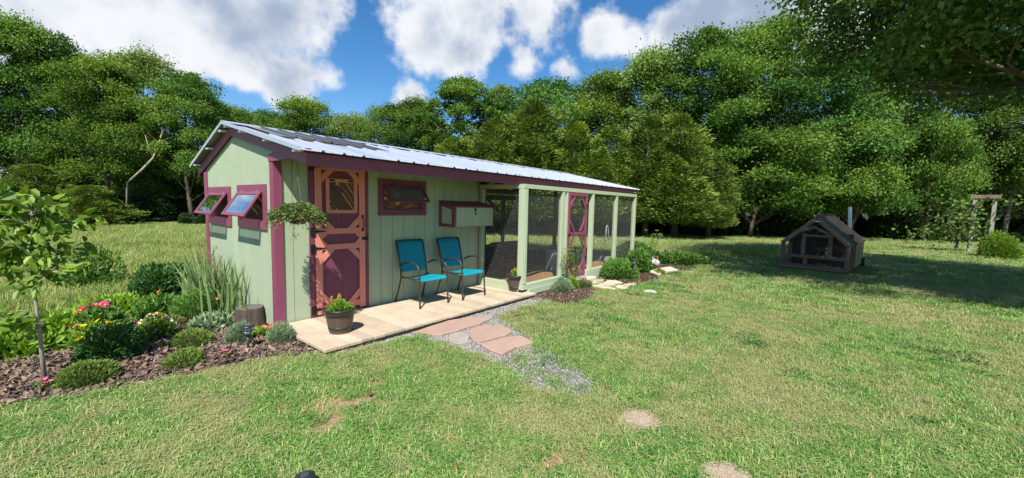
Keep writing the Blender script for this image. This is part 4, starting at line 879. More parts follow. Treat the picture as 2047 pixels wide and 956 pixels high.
def bush(name, label, cat, x, y, r, h, n, L, W, m, group=None, flowers=None, fr=.02, nf=0, z=GZ, stems=0, **k):
    """a plant: foliage mesh plus its stems and flowers as children"""
    g = np.random.default_rng(int(abs(x*991+y*77)*10)+n); t = thing(name, label, cat, (x, y, z), 0, group)
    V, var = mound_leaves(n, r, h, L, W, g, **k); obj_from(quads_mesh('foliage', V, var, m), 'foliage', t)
    mb = MB()
    for i in range(stems or 7):
        a = g.uniform(0, 6.28); q = g.uniform(.2, .65); mb.tube([(0, 0, -.01), (math.cos(a)*r*q*.5, math.sin(a)*r*q*.5, h*.45), (math.cos(a)*r*q, math.sin(a)*r*q, h*.8)], [.006, .004, .002], 4)
    mb.build('stem', L_DRY, t)
    for i in range(nf):
        col = flowers[i % len(flowers)]; a = g.uniform(0, 6.28); ph = g.uniform(0, 1.25); o = bpy.data.objects.new('flower', FLW[col]); COL.objects.link(o); o.parent = t
        o.location = (r*1.02*math.sin(ph)*math.cos(a), r*1.02*math.sin(ph)*math.sin(a), h*1.05*math.cos(ph)+.02); s = fr*g.uniform(.8, 1.25); o.scale = (s, s, s); o.rotation_euler = (g.uniform(-.5, .5)+.35, g.uniform(-.5, .5)-.3, g.uniform(0, 6))
    return t
# near bed
bush('mound_shrub', 'low round olive green mound shrub at the front left of the near bed', 'shrub', -1.60, -.36, .20, .20, 5200, .035, .010, L_OLIVE, 'olive mound shrubs', up=.7)
bush('mound_shrub', 'small olive mound shrub at the bed front edge, left of the pink flower', 'shrub', -1.0, -.50, .165, .17, 4200, .032, .009, L_OLIVE, 'olive mound shrubs', up=.7)
bush('mound_shrub', 'olive mound shrub in the near bed just behind the frontmost small one', 'shrub', -.80, .06, .20, .19, 4600, .032, .009, L_OLIVE, 'olive mound shrubs', up=.7)
bush('lavender', 'grey green lavender tuft directly behind the near solar light', 'lavender', -.46, -.20, .14, .24, 3000, .055, .007, L_GREY, 'lavender tufts', up=1.3, inner=.5)
bush('lavender', 'grey green lavender tuft between the near solar light and the deck corner', 'lavender', -.14, -.48, .16, .22, 3400, .055, .007, L_GREY, 'lavender tufts', up=1.2, inner=.5)
bush('dark_bush', 'dark feathery bush behind the front left mound, with yellow flowers beside it', 'shrub', -1.40, .22, .27, .36, 4200, .05, .014, L_DARK, inner=.6, up=.4, stems=14)
bush('dark_bush', 'dense dark green peony bush at the back of the near bed', 'shrub', -.55, 2.9, .40, .55, 4200, .11, .035, L_DARK, inner=.4)
bush('marigold_bush', 'feathery dark green marigold bush with one orange flower in front of the iris', 'flower plant', -.45, 1.28, .33, .38, 5200, .06, .013, L_BUSH, flowers=['orange'], nf=4, fr=.032, inner=.4, stems=12)
bush('leafy_plant', 'mid green leafy plant left of the marigold bush', 'plant', -.78, 1.75, .28, .30, 1800, .09, .03, L_BUSH, inner=.5, flowers=['red'], nf=3, fr=.025)
bush('pansy_plant', 'bushy plant covered with small white flowers and yellow ones on top', 'flower plant', -1.0, .66, .19, .26, 900, .05, .018, L_LIME, flowers=['white', 'white', 'white', 'white', 'white', 'white', 'yellow', 'yellow', 'yellow'], nf=110, fr=.014, inner=.5, up=.8)
bush('yellow_daisy_plant', 'small leafy plant with a few large yellow flowers behind the dark feathery bush', 'flower plant', -1.46, .82, .24, .24, 700, .08, .03, L_LIME, flowers=['yellow'], nf=8, fr=.034, inner=.5)
bush('petunia_plant', 'leafy plant carrying deep magenta flowers among the bright green leaves', 'flower plant', -1.38, 1.30, .24, .32, 800, .09, .035, L_BUSH, flowers=['magenta', 'magenta', 'red'], nf=9, fr=.045, inner=.5)
bush('hosta', 'bright green broad leaved plant at the back of the near bed', 'plant', -1.18, 2.3, .50, .22, 900, .14, .06, L_LIME, 'broad leaved ground plants', up=.5, inner=.5)
bush('hosta', 'bright green broad leaved plant to the left of the sapling', 'plant', -2.05, 1.1, .52, .20, 900, .13, .055, L_LIME, 'broad leaved ground plants', up=.5, inner=.5)
bush('hosta', 'bright green broad leaved plant behind the sapling trunk', 'plant', -1.72, 1.55, .48, .24, 900, .13, .055, L_LIME, 'broad leaved ground plants', up=.5, inner=.5)
bush('low_plant', 'green leafy plant cut off by the left edge of the photo', 'plant', -2.28, .05, .17, .20, 500, .07, .03, L_BUSH, inner=.5)
bush('dianthus', 'tiny clump with two bright pink flower heads at the front edge of the near bed', 'flower plant', -.70, -.60, .055, .085, 240, .05, .008, L_BUSH, flowers=['pink', 'magenta'], nf=9, fr=.018, up=1)
bush('dianthus', 'little clump with pink flowers at the foot of the sapling', 'flower plant', -1.84, -.30, .085, .08, 300, .05, .010, L_BUSH, flowers=['pink'], nf=7, fr=.018, up=.8)
bush('seedling', 'small pink flowered seedling in the bark right of the dark feathery bush', 'flower plant', -1.05, .18, .06, .08, 90, .05, .015, L_BUSH, flowers=['magenta'], nf=3, fr=.015)
bush('lambs_ear', 'pale silvery plant with broad soft leaves left of the tree stump', 'plant', -.50, .62, .27, .14, 520, .13, .05, L_GREY, up=.5, inner=.6)
bush('small_plant', 'little bright green plant between stump and right lavender tuft', 'plant', -.22, -.14, .09, .10, 120, .08, .035, L_LIME, up=.8)
bush('grey_tuft', 'brownish grey tuft left of the lamb ear plant', 'plant', -.78, 1.02, .14, .14, 700, .04, .010, L_FADED, inner=.5)
bush('wild_bush', 'loose light green weed bush in the meadow behind the peony bush', 'shrub', -1.15, 4.6, .5, .75, 1500, .10, .025, L_BUSH, inner=.9)
bush('iris_foliage_base', 'wild low green plant behind the iris clump', 'plant', -.2, 3.4, .35, .45, 900, .12, .03, L_BUSH, inner=.8)
# iris fan
def iris():
    g = np.random.default_rng(5); t = thing('iris_clump', 'tall clump of sword shaped iris leaves with dried stalks against the gable', 'iris', (-.24, 1.55, GZ)); Vs = []; vv = []
    for i in range(280):
        x, y = g.normal(0, .10), g.normal(0, .44); h = g.uniform(.42, .88); ln = g.normal(0, .16)+(y*.10); dx = g.normal(-.06, .12)
        p0 = np.array([x, y, 0]); p1 = p0+[dx*.4, ln*.4, h*.55]; p2 = p0+[dx, ln*1.2, h]; w = g.uniform(.010, .018); s = np.array([math.cos(i), math.sin(i), 0])*w
        Vs += [[p0-s, p0+s, p1+s*.9, p1-s*.9], [p1-s*.9, p1+s*.9, p2+s*.08, p2-s*.08]]; v = g.uniform(.1, .9); vv += [v, v]
    obj_from(quads_mesh('foliage', np.array(Vs), np.array(vv), L_IRIS), 'foliage', t)
    for (x, y, h) in ((-.02, .50, .98), (.02, .05, .86), (-.02, -.25, .97), (.0, -.40, .85), (-.05, .25, .8)):
        mb = MB(); mb.tube([(x, y, 0), (x, y+.01, h*.6), (x-.01, y+.03, h)], [.006, .005, .003], 5)
        for q in range(9): z = h*(.6+.4*q/9); mb.ball((x+g.normal(0, .012), y+.02+g.normal(0, .012), z), (.010, .010, .022), 6, 4)
        mb.build('dry_stalk', L_DRY, t)
iris()
# young tree near the camera
def sapling():
    g = np.random.default_rng(21); t = thing('young_tree', 'young sapling with thin pale trunk and large bright leaves at the left of the bed', 'sapling', (-1.84, -.15, GZ)); t.scale = (1.12, 1.12, 1.36)
    mb = MB(); mb.tube([(0, 0, 0), (-.004, 0, .25), (-.012, .01, .5), (-.02, .0, .75), (-.005, .01, .9), (.0, .02, 1.1)], [.016, .012, .010, .009, .007, .004], 7); mb.build('trunk', BARKP, t, smooth=True)
    cs, ts, vs_ = [], [], []; mbb = MB()
    for i in range(38):
        z = g.uniform(.62, 1.10) if i > 2 else g.uniform(.18, .5); a = g.uniform(0, 6.28); l = (.31 if z > .5 else .14)*g.uniform(.5, 1.1)*(1.25-(z-.5)*.9 if z > .5 else 1)
        d = np.array([math.cos(a), math.sin(a), g.uniform(.0, .5)]); p0 = np.array([-.01, 0, z]); p1 = p0+d*l; mbb.tube([p0, p0+d*l*.5+[0, 0, .02], p1], [.005, .003, .0015], 4)
        for k in range(17):
            f = g.uniform(.2, 1.08); q = p0+d*l*f+g.normal(0, .03, 3); cs.append(q); ts.append(d*.6+np.array([0, 0, -.35])+g.normal(0, .6, 3)); vs_.append(g.uniform(.25, 1))
    mbb.build('twigs', BARKP, t)['kind'] = 'stuff'; cs = np.array(cs); V = leaf_arrays(cs, np.array(ts), g.uniform(.05, .085, len(cs)), g.uniform(.034, .048, len(cs)), g, .10, True)
    obj_from(quads_mesh('foliage', V, np.array(vs_), L_LIME), 'foliage', t)
sapling()
# stump and ornament
st = thing('tree_stump', 'sawn tree stump in the near bed beside the corner of the coop', 'stump', (-.15, .42, GZ))
wob = lambda i, j: 1+.05*math.sin(j*.9)+.03*math.sin(j*2.3+1)+.015*math.sin(j*5)
MB().lathe([(.185, 0), (.17, .05), (.155, .15), (.152, .23), (.147, .25)], n=36, wob=wob, cap=False).build('bark', STUMPB, st, smooth=True); MB().lathe([(.147, .24), (.146, .252), (.08, .254), (.01, .254)], n=36, wob=wob).build('sawn_top', STUMPT, st)
orn = thing('garden_ornament', 'small shiny red garden ornament with yellow spots at the coop corner', 'ornament', (.0-.1, -.03, GZ+.03), .4)
REDG = mat('red_glazed_metal', (.5, .015, .015), .5)
MB().ball((0, 0, .04), (.05, .035, .03)).ball((.055, 0, .065), .022).build('body', REDG, orn, smooth=True)
for s in (-1, 1):
    MB().add([(0, s*.02, .06), (-.02, s*.06, .075), (-.04, s*.065, .055), (-.03, s*.03, .045)], [(0, 1, 2, 3)]).build('wing', REDG, orn)
    MB().ball((-.01, s*.03, .055), (.012, .008, .010), 6, 5).build('spot', F_YEL, orn)
# solar lights
LAMPG = mat('lamp_clear_plastic', (.55, .58, .60), .2); LAMPB = mat('lamp_black_plastic', (.018, .019, .021), .4); SOLAR = mat('solar_cell', (.05, .055, .07), .15)
def solar(x, y, s, label, z=GZ, h=.17):
    t = thing('solar_light', label, 'garden light', (x, y, z), 0, 'solar garden lights'); t.scale = (s, s, s)
    MB().tube([(0, 0, -.02), (0, 0, h)], .010, 8).build('stake', LAMPB, t, smooth=True)
    MB().lathe([(.012, h-.01), (.022, h+.005), (.032, h+.02), (.030, h+.025)], n=16).build('cup', LAMPB, t, smooth=True)
    MB().lathe([(.028, h+.025), (.033, h+.045), (.034, h+.085)], n=16).build('lens', LAMPG, t, smooth=True)
    m_ = MB(); 
    for i in range(6): a = 6.283*i/6; m_.tube([(.031*math.cos(a), .031*math.sin(a), h+.02), (.037*math.cos(a), .037*math.sin(a), h+.088)], .0025, 4)
    m_.lathe([(.0355, h+.05), (.038, h+.052), (.038, h+.057), (.0355, h+.059)], n=16, cap=False); m_.build('cage', LAMPB, t)
    MB().lathe([(.036, h+.086), (.060, h+.090), (.062, h+.098), (.044, h+.106), (.03, h+.11)], n=20).build('cap', LAMPB, t, smooth=True); MB().lathe([(.028, h+.108), (.027, h+.113), (.005, h+.114)], n=16).build('solar_panel', SOLAR, t); return t
solar(-.48, -.53, 1.05, 'black solar stake light standing in the bark of the near bed')
solar(4.50, -1.32, 1.15, 'black solar stake light beside the small lavender below the run')
solar(6.72, -1.78, 1.1, 'black solar stake light in the big sage bush', h=.30)
solar(10.6, -1.25, 1.15, 'black solar stake light among the leaves of the farthest bed')
solar(-1.02, -3.03, .85, 'black solar light tilted in the grass at the bottom edge of the photo', h=.02)
# middle bed and far bed
bush('lavender', 'grey green lavender tuft at the foot of the run, left of its solar light', 'lavender', 4.42, -1.33, .21, .27, 3600, .06, .009, L_GREY, 'lavender tufts', up=1.1, inner=.5)
bush('green_plant', 'fresh green plant right of the middle solar light', 'plant', 4.82, -1.26, .17, .24, 700, .07, .022, L_LIME, inner=.5)
bush('dianthus', 'red flowered plant at the edge of the crazy paving below the run door', 'flower plant', 5.10, -1.40, .19, .15, 900, .05, .014, L_BUSH, flowers=['red', 'pink'], nf=16, fr=.026)
bush('sage_bush', 'large spreading sage bush at the front of the far flower bed', 'shrub', 6.75, -1.40, .46, .40, 6500, .065, .028, L_BUSH, inner=.4, up=.4, jit=.2, lumps=16)
bush('peony_bush', 'dark green peony bush behind the sage bush at the end of the run', 'shrub', 8.75, -.95, .62, .62, 4200, .13, .05, L_DARK, inner=.4, lumps=14)
bush('peony_bush', 'dark green leafy bush between the sage bush and the last run posts', 'shrub', 7.9, -1.42, .36, .55, 2400, .11, .04, L_BUSH, inner=.5)
bush('spreading_plant', 'low spreading green plant at the right end of the far flower bed', 'plant', 10.6, -1.75, .85, .28, 2600, .13, .06, L_BUSH, inner=.5, lumps=18)
bush('spreading_plant', 'low leafy plant behind the rooster', 'plant', 9.9, -1.05, .5, .30, 1500, .12, .05, L_DARK, inner=.5)
bush('small_bush', 'small olive bush in front of the rooster with red flowers beside it', 'plant', 7.75, -2.0, .18, .13, 900, .05, .015, L_OLIVE, flowers=['red'], nf=6, fr=.035)
bush('seedling', 'little leafy seedling growing in front of the run post', 'plant', 4.75, -1.16, .10, .2, 120, .06, .018, L_GREY, up=1)
# tall fennel stalks
def fennel(x, y, h, lean, label, z=GZ):
    g = np.random.default_rng(int(h*1000+abs(x)*10)); t = thing('fennel', label, 'fennel', (x, y, z)); mb = MB(); top = []
    for i in range(4):
        a = g.uniform(0, 6.28); l = lean*g.uniform(.5, 1.2); hh = h*g.uniform(.7, 1); p = (math.cos(a)*l, math.sin(a)*l, hh); mb.tube([(0, 0, 0), (p[0]*.3, p[1]*.3, hh*.5), p], [.007, .005, .003], 5); top.append(p)
        q = (p[0]*.5+.08*math.cos(a+2), p[1]*.5+.08*math.sin(a+2), hh*.78); mb.tube([(p[0]*.3, p[1]*.3, hh*.5), q], [.004, .002], 4); top.append(q)
    mb.build('stem', L_LIME, t); c = []; tt = []
    for p in top:
        for k in range(26): d = g.normal(0, 1, 3); d[2] = abs(d[2])*.4+.3; c.append(np.array(p)+unitv(d[None])[0]*.035*g.uniform(.6, 1.2)); tt.append(d)
    for k in range(160): zz = g.uniform(.1, .8)*h; a = g.uniform(0, 6.28); c.append(np.array([math.cos(a)*.05*zz/h, math.sin(a)*.05*zz/h, zz])); tt.append([math.cos(a), math.sin(a), .7])
    c = np.array(c); V = leaf_arrays(c, np.array(tt), np.where(np.arange(len(c)) < len(top)*26, .02, .09), np.where(np.arange(len(c)) < len(top)*26, .02, .004), g); obj_from(quads_mesh('foliage', V, np.where(np.arange(len(c)) < len(top)*26, .9, .5), L_LIME), 'foliage', t)
fennel(4.95, -1.28, .95, .2, 'tall fennel with yellow green heads in front of the run door')
fennel(4.70, -1.22, .85, .1, 'thin fennel stalk rising against the second run post')
fennel(8.3, -1.55, .95, .22, 'pale fennel stalk arching above the peony bush at the run end')
fennel(9.6, -1.2, 1.0, .35, 'tall wispy fennel standing against the meadow right of the run')
# flowering pots
bush('potted_plant', 'bright lime green plant growing in the planter before the plum door', 'plant', .37, -.80, .135, .12, 700, .05, .028, L_LIME, z=.245, up=.8, inner=.6)
bush('potted_plant', 'yellowish sedum in the planter by the run corner post', 'plant', 3.60, -.88, .10, .13, 420, .05, .018, L_LIME, z=.26, flowers=['yellow', 'orange'], nf=14, fr=.014, up=.9)
GOLD = mat('rusty_gold_metal', (.50, .34, .05), .5, .3)
r = thing('rooster_ornament', 'flat golden metal rooster stuck in the planter before the plum door', 'ornament', (.33, -.79, .235), .35)
rp = [(-.085, .17), (-.075, .215), (-.05, .22), (-.055, .19), (-.035, .165), (-.005, .155), (.02, .165), (.03, .20), (.05, .225), (.075, .215), (.085, .18), (.07, .14), (.045, .11), (.015, .095), (-.02, .095), (-.05, .11), (-.06, .14), (-.07, .16)]
rp = [(a, b-.015) for a, b in rp]; k = len(rp); m_ = MB(); m_.add([(a, -.003, b) for a, b in rp]+[(a, .003, b) for a, b in rp], [tuple(range(k-1, -1, -1)), tuple(range(k, 2*k))]+[(i, (i+1) % k, k+(i+1) % k, k+i) for i in range(k)]); m_.build('silhouette', GOLD, r); MB().tube([(0, 0, -.02), (0, 0, .09)], .004, 5).build('stake', IRON, r)
# hanging basket
hb = thing('hanging_basket', 'dark hanging basket overflowing with faded green foliage at the coop corner', 'hanging basket', (.035, -.56, 1.245)); hb.scale = (.88, .88, .88)
MB().lathe([(.05, 0), (.09, .015), (.125, .06), (.138, .12), (.142, .13), (.13, .13), (.12, .10)], n=24).build('basket', BARRELD, hb, smooth=True); MB().lathe([(.125, .11), (.01, .12)], n=16).build('soil', SOILM, hb)
for i in range(3): a = 6.283*i/3+.5; MB().tube([(.135*math.cos(a), .135*math.sin(a), .125), (0, 0, .60)], .0012, 4).build('hanger_wire', WIRE, hb)
MB().tube([(0, 0, .60), (.012, 0, .63), (0, 0, .69), (0, 0, .80)], .003, 5).build('hook', IRON, hb)
g = np.random.default_rng(3); n = 2000; a = g.uniform(0, 6.28, n); rr = .30*g.uniform(0, 1, n)**.6; zz = .14+.10*(1-(rr/.30)**2)*g.uniform(.2, 1.3, n)-.16*(rr/.30)**3*g.uniform(0, 1.2, n)
c = np.stack([rr*np.cos(a)*1.1, rr*np.sin(a)*.95, zz], 1); t_ = np.stack([np.cos(a), np.sin(a), g.normal(.1, .6, n)], 1)+g.normal(0, .5, (n, 3)); V = leaf_arrays(c, t_, g.uniform(.03, .055, n), g.uniform(.012, .024, n), g, .12, True)
obj_from(quads_mesh('foliage', V, g.uniform(.05, .95, n), [L_FADED, L_BUSH], (g.uniform(size=n) < .4)), 'foliage', hb)
m_ = MB(); cs = []; ts = []
for i in range(26):
    a = g.uniform(0, 6.28); l = g.uniform(.2, .34); dz = g.uniform(-.10, .03); P = [(.1*math.cos(a), .1*math.sin(a), .15), (l*.7*math.cos(a), l*.7*math.sin(a), .17), (l*math.cos(a), l*math.sin(a), .12+dz)]; m_.tube(P, .0018, 4)
    for k in range(14): f = g.uniform(.3, 1); p = np.array(P[1])*(1-f)+np.array(P[2])*f; cs.append(p+g.normal(0, .012, 3)); ts.append(g.normal(0, 1, 3))
for (dx, dy, L_) in ((.10, .32, .22),):
    P = [(dx, dy*.4, .13), (dx, dy*1.2, -.02), (dx+.02, dy*1.3, -.02-L_)]; m_.tube(P, .002, 4)
    for k in range(15): f = g.uniform(0, 1); p = np.array(P[1])*(1-f)+np.array(P[2])*f; cs.append(p+g.normal(0, .02, 3)); ts.append(g.normal(0, 1, 3))
m_.build('stem', L_DRY, hb); cs = np.array(cs); obj_from(quads_mesh('trailing_leaves', leaf_arrays(cs, np.array(ts), .035, .018, g), g.uniform(0, 1, len(cs)), L_FADED), 'trailing_leaves', hb)
# ------------------------------------------------------------------ poultry
def hen(name, label, x, y, z, rot, s, col, male=False, peck=0, cat='chicken', neckc=None):
    t = thing(name, label, cat, (x, y, z), rot); t.scale = (s, s, s)
    m = mat(name+'_plumage_%02d' % int(col[0]*100), col, .8, noise=[(18, H1, .25)], bump=(45, (1, 1, 1), .6, .01))
    nm = mat('neck_plumage_%02d' % int(neckc[0]*100), neckc, .8) if neckc else m
    hz_ = .36-.2*peck; hx = .155+.08*peck
    sec = [(-.20, .235, .012, .03, -.5), (-.17, .23, .04, .06, -.4), (-.11, .20, .075, .09, -.2), (-.03, .18, .092, .105, 0), (.05, .19, .088, .10, .2), (.10, .225, .065, .075, .6), (.125+.03*peck, .27-.08*peck, .042, .045, 1.0), (.14+.05*peck, .32-.15*peck, .03, .032, 1.2), (hx, hz_, .027, .030, .9), (hx+.018, hz_+.012, .024, .026, .4), (hx+.034, hz_+.010, .012, .014, 0)]
    n = 12; mb = MB(); vs = []
    for (cx, cz, ry, rn, an) in sec:
        for j in range(n): q = 6.283*j/n; vs.append((cx-math.sin(an)*rn*math.sin(q), ry*math.cos(q), cz+math.cos(an)*rn*math.sin(q)))
    k = len(sec); mb.add(vs, [(i*n+j, (i+1)*n+j, (i+1)*n+(j+1) % n, i*n+(j+1) % n) for i in range(k-1) for j in range(n)]+[tuple(range(n)), tuple((k-1)*n+j for j in range(n-1, -1, -1))]); 
    mb.m = [1 if (neckc and (f[0]//n) >= 7) else 0 for f in mb.f]
    mb.build('body', [m, nm] , t, smooth=True)
    mb = MB(); 
    for i in range(5): a = .7+.22*i; mb.add([(-.16, -.012+.006*i, .23), (-.20-.10*math.cos(a), -.02+.01*i, .23+.13*math.sin(a)), (-.17-.13*math.cos(a), .0, .25+.15*math.sin(a)), (-.14, .012, .26)], [(0, 1, 2, 3)])
    mb.build('tail', m, t)
    for sd_ in (-1, 1):
        MB().ball((-.03, sd_*.082, .20), (.10, .018, .06), 10, 6).build('wing', m, t, smooth=True)
        lg = MB().tube([(.0, sd_*.04, .12), (.012, sd_*.042, .06), (.0, sd_*.043, .008)], [.014, .007, .006], 6)
        for a in (-.5, 0, .5): lg.tube([(0, sd_*.043, .008), (.05*math.cos(a), sd_*.043+.05*math.sin(a), .004)], [.005, .003], 4)
        lg.tube([(0, sd_*.043, .008), (-.025, sd_*.043, .004)], [.005, .003], 4); lg.build('leg', mat('hen_leg', (.55, .36, .10), .6), t)
        MB().ball((hx+.016, sd_*.022, hz_+.016), .004, 6, 4).build('eye', IRON, t)
    MB().tube([(hx+.036, 0, hz_+.010), (hx+.062, 0, hz_+.002)], [.008, .001], 6).build('beak', mat('hen_beak', (.55, .38, .12), .5), t)
    RC = mat('hen_comb', (.50, .02, .02), .5); c = 1.5 if male else 1
    mb = MB()
    for i in range(4): mb.ball((hx-.005+i*.011, 0, hz_+.034*1+.012*c), (.008, .004, .014*c), 6, 4)
    mb.build('comb', RC, t); MB().ball((hx+.034, 0, hz_-.020), (.006, .009, .018*c), 6, 5).build('wattle', RC, t); return t
hen('rooster', 'white rooster with a red head standing in the far flower bed', 8.3, -1.72, GZ+.02, -2.55, .95, (.62, .62, .60), True, neckc=(.42, .05, .04), cat='rooster')
hen('hen', 'reddish brown hen inside the run behind the corner mesh', 4.6, .1, .04, 2.9, 1.15, (.13, .038, .016), peck=.6)
hen('hen', 'black hen inside the run, below the hanging feeder', 4.25, .35, .04, .6, 1.1, (.012, .012, .014))
hen('hen', 'dark brown hen deep inside the run near the second bay', 5.6, .9, .04, 1.8, 1.1, (.06, .03, .018))
# equipment in the run
t = thing('poultry_feeder', 'dark hanging poultry feeder with a cone lid inside the run', 'feeder', (4.50, .45, .38)); FEED = mat('dark_feeder_plastic', (.03, .034, .04), .4)
MB().lathe([(.13, 0), (.16, .01), (.165, .06), (.14, .05), (.12, .055), (.105, .20), (.10, .22)], n=24).build('tub', FEED, t, smooth=True); MB().lathe([(.17, .25), (.165, .262), (.06, .31), (.01, .32)], n=24).build('lid', mat('tan_lid', (.20, .17, .10), .6), t, smooth=True); MB().tube([(0, 0, .3), (0, 0, 1.95)], .003, 4).build('hanging_chain', WIRE, t)
t = thing('water_jug', 'grey plastic water container behind the run door', 'water container', (5.75, -.2, .04)); MB().box(-.11, -.1, 0, .11, .1, .50).build('tank', mat('grey_plastic', (.16, .20, .21), .4), t, bevel=.03); MB().lathe([(.05, .5), (.05, .54), (.01, .545)], n=16).build('cap', FEED, t)
t = thing('white_hook', 'thin white curved hook hanging inside the run behind the last bays', 'hook', (7.45, -.75, 0)); MB().tube([(-.06, 0, .62), (-.06, 0, .95), (-.05, 0, 1.02), (-.01, 0, 1.06), (.04, 0, 1.02), (.07, 0, .90), (.08, 0, .68)], .009, 6).build('rod', WHITEP, t, smooth=True)
t = thing('dust_bath', 'black rubber tub on the bedding inside the run', 'tub', (6.7, .7, .02)); MB().lathe([(.36, 0), (.42, .30), (.44, .31), (.40, .28), (.34, .05), (.01, .05)], n=28).build('tub', RUBBER, t, smooth=True)
t = thing('log', 'dark log lying across the bedding inside the run', 'log', (4.9, 1.5, .04)); MB().tube([(-.7, 0, .13), (.2, .05, .14), (.9, -.05, .12)], [.13, .13, .11], 12).build('log_wood', DARKW, t, smooth=True)
# ------------------------------------------------------------------ litter on the lawn
BALL = mat('seed_ball', (.13, .045, .03), .9, bump=(60, H1, .8, .01)); lab = {0: 'in the dark green grass nearest the bark bed', 1: 'at the upper right end of the bare soil patch', 2: 'alone in the grass below the bare soil patch', 3: 'at the left end of the bare soil patch', 4: 'in the middle of the bare soil patch', 5: 'in the grass left of the gravel end', 6: 'in the grass just under the tip of the gravel', 7: 'at the gravel end, the biggest of them', 8: 'close to the bottom edge, in the middle of the photo', 9: 'in the dry grass left of the cut off round stone'}
for i, (x, y) in enumerate([(-.59, -1.6), (-.19, -2.33), (-.45, -2.78), (-.67, -2.23), (-.38, -2.43), (.62, -3.24), (.74, -3.44), (1.19, -3.75), (-.36, -3.51), (.23, -4.03)]):
    s = .017 if i != 7 else .026; o = MB().ball((0, 0, 0), (s, s*.9, s*.85), 10, 7).build('seed_ball', BALL, smooth=True, loc=(x, y, GZ+.03)); tag(o, 'small round brown seed ball '+lab[i], 'seed ball', 'seed balls on the lawn')
for i, (a, b, l) in enumerate([((1.13, -3.10), (1.20, -3.27), 'pale dry twig lying on the gravel end'), ((.25, -2.82), (.33, -2.86), 'short pale twig in the grass between bare soil and gravel')]):
    o = MB().tube([(a[0], a[1], GZ+.03), ((a[0]+b[0])/2, (a[1]+b[1])/2, GZ+.038), (b[0], b[1], GZ+.03)], [.004, .005, .003], 5).build('twig', L_DRY); tag(o, l, 'twig')
# ------------------------------------------------------------------ movable hutch
hut = thing('hutch', 'weathered wooden chicken tractor with a peaked roof, wire front and wheels, in the shade', 'hutch', (11.48, -4.12, GZ), -R_(7))
# local: front face at x=0, y from 0 to -1.5, body runs to x=2.3
HW, HL, HE, HP = 1.50, 3.05, .76, 1.47
def hb_(n, p, q, w, h, m=GREYW, up_=(1, 0, 0), parent=hut, bevel=0): m_ = MB(); m_.beam(p, q, w, h, up_); return m_.build(n, m, parent)
C = -HW/2
for x in (0, .95, HL):
    hb_('frame_post', (x, -.05, 0), (x, -.05, HE), .09, .05, up_=(1, 0, 0)); hb_('frame_post', (x, -HW+.05, 0), (x, -HW+.05, HE), .09, .05, up_=(1, 0, 0))
    hb_('roof_truss', (x, -.02, HE-.03), (x, C, HP-.04), .10, .05); hb_('roof_truss', (x, -HW+.02, HE-.03), (x, C, HP-.04), .10, .05)
BRNW = mat('brown_fence_board', (.16, .105, .07), .8, noise=[(14, (1, .3, 1), .25)], var=.15)
hb_('bottom_board', (-.032, -.0, .10), (-.032, -HW, .10), .17, .03, BRNW, (0, 0, 1)) ; MB().box(-.05, -HW, .02, -.018, 0, .19).build('bottom_board', BRNW, hut)
MB().box(-.05, -HW+.1, .36, -.018, -.1, .45).build('mid_rail', BRNW, hut)
MB().box(-.045, -.56, .451, -.015, -.47, 1.02).build('door_post', GREYW, hut); MB().box(-.045, -1.13, .451, -.015, -1.04, 1.02).build('door_post', BRNW, hut)
MB().box(-.046, -1.039, .94, -.016, -.561, 1.0).build('door_head', GREYW, hut)
hb_('collar_tie', (-.03, -.42, 1.08), (-.03, -.72, 1.20), .03, .06, GREYW, (0, 0, 1)); hb_('collar_tie', (-.03, -.72, 1.20), (-.03, -1.05, 1.02), .03, .06, GREYW, (0, 0, 1))
MB().box(.0, -.62, .19, .04, -.53, .36).build('short_post', GREYW, hut)
wires('wire_mesh', (-.055, -HW+.03, .05), (0, 1, 0), (0, 0, 1), HW-.06, .72, .03, .0012, WIRED, hut)
mb = MB(); n = 44
for i in range(1, n):
    y = -HW*i/n; top = HE+(HP-HE)*(1-abs(y-C)/(HW/2)); mb.beam((-.055, y, .76), (-.055, y, top-.03), .0024, .0024, (1, 0, 0))
for z in [.78+.03*i for i in range(20)]: hw_ = HW/2*(1-(z-HE)/(HP-HE))-.02; hw_ > .05 and mb.beam((-.057, C-hw_, z), (-.057, C+hw_, z), .0024, .0024, (1, 0, 0))
mb.build('wire_mesh', WIRED, hut)['kind'] = 'stuff'
for s, y0 in ((1, 0), (-1, -HW)):
    def slope(n, xa, xb, lift, m, yo=.03, t=.02):
        e = y0+s*yo; zt = HP+lift; ze = HE-.03+lift; m_ = MB(); m_.add([(xa, e, ze), (xb, e, ze), (xb, C, zt), (xa, C, zt), (xa, e, ze-t), (xb, e, ze-t), (xb, C, zt-t), (xa, C, zt-t)], [(0, 1, 2, 3) if s < 0 else (3, 2, 1, 0), (4, 5, 6, 7), (0, 4, 5, 1), (1, 5, 6, 2), (2, 6, 7, 3), (3, 7, 4, 0)]); return m_.build(n, m, hut)
    slope('shade_cloth', .02, 1.05, .015, TARP, .02, .006)
    xs_ = [.98, 1.58, 2.2, 3.1]
    for a, b in zip(xs_, xs_[1:]): slope('roof_panel', a+.003, b-.003, .035, PLYROOF, .07, .015)
MB().tube([(-.03, C, HP+.045), (HL+.06, C, HP+.045)], .035, 6).build('ridge_board', BROWNW, hut)
for y0 in (.005, -HW-.02):
    for i in range(4): MB().box(1.0, y0-.008*(1 if y0 < 0 else -1)*0, (.10)+.165*i, 3.06, y0+.018, .255+.165*i).build('side_board', OLIVE, hut)
MB().box(HL+.03, -HW, .1, HL+.045, 0, HE).build('back_panel', DARKW, hut); MB().box(1.0, -HW+.05, .05, 1.02, -.05, HE+.25).build('inner_wall', DARKW, hut)
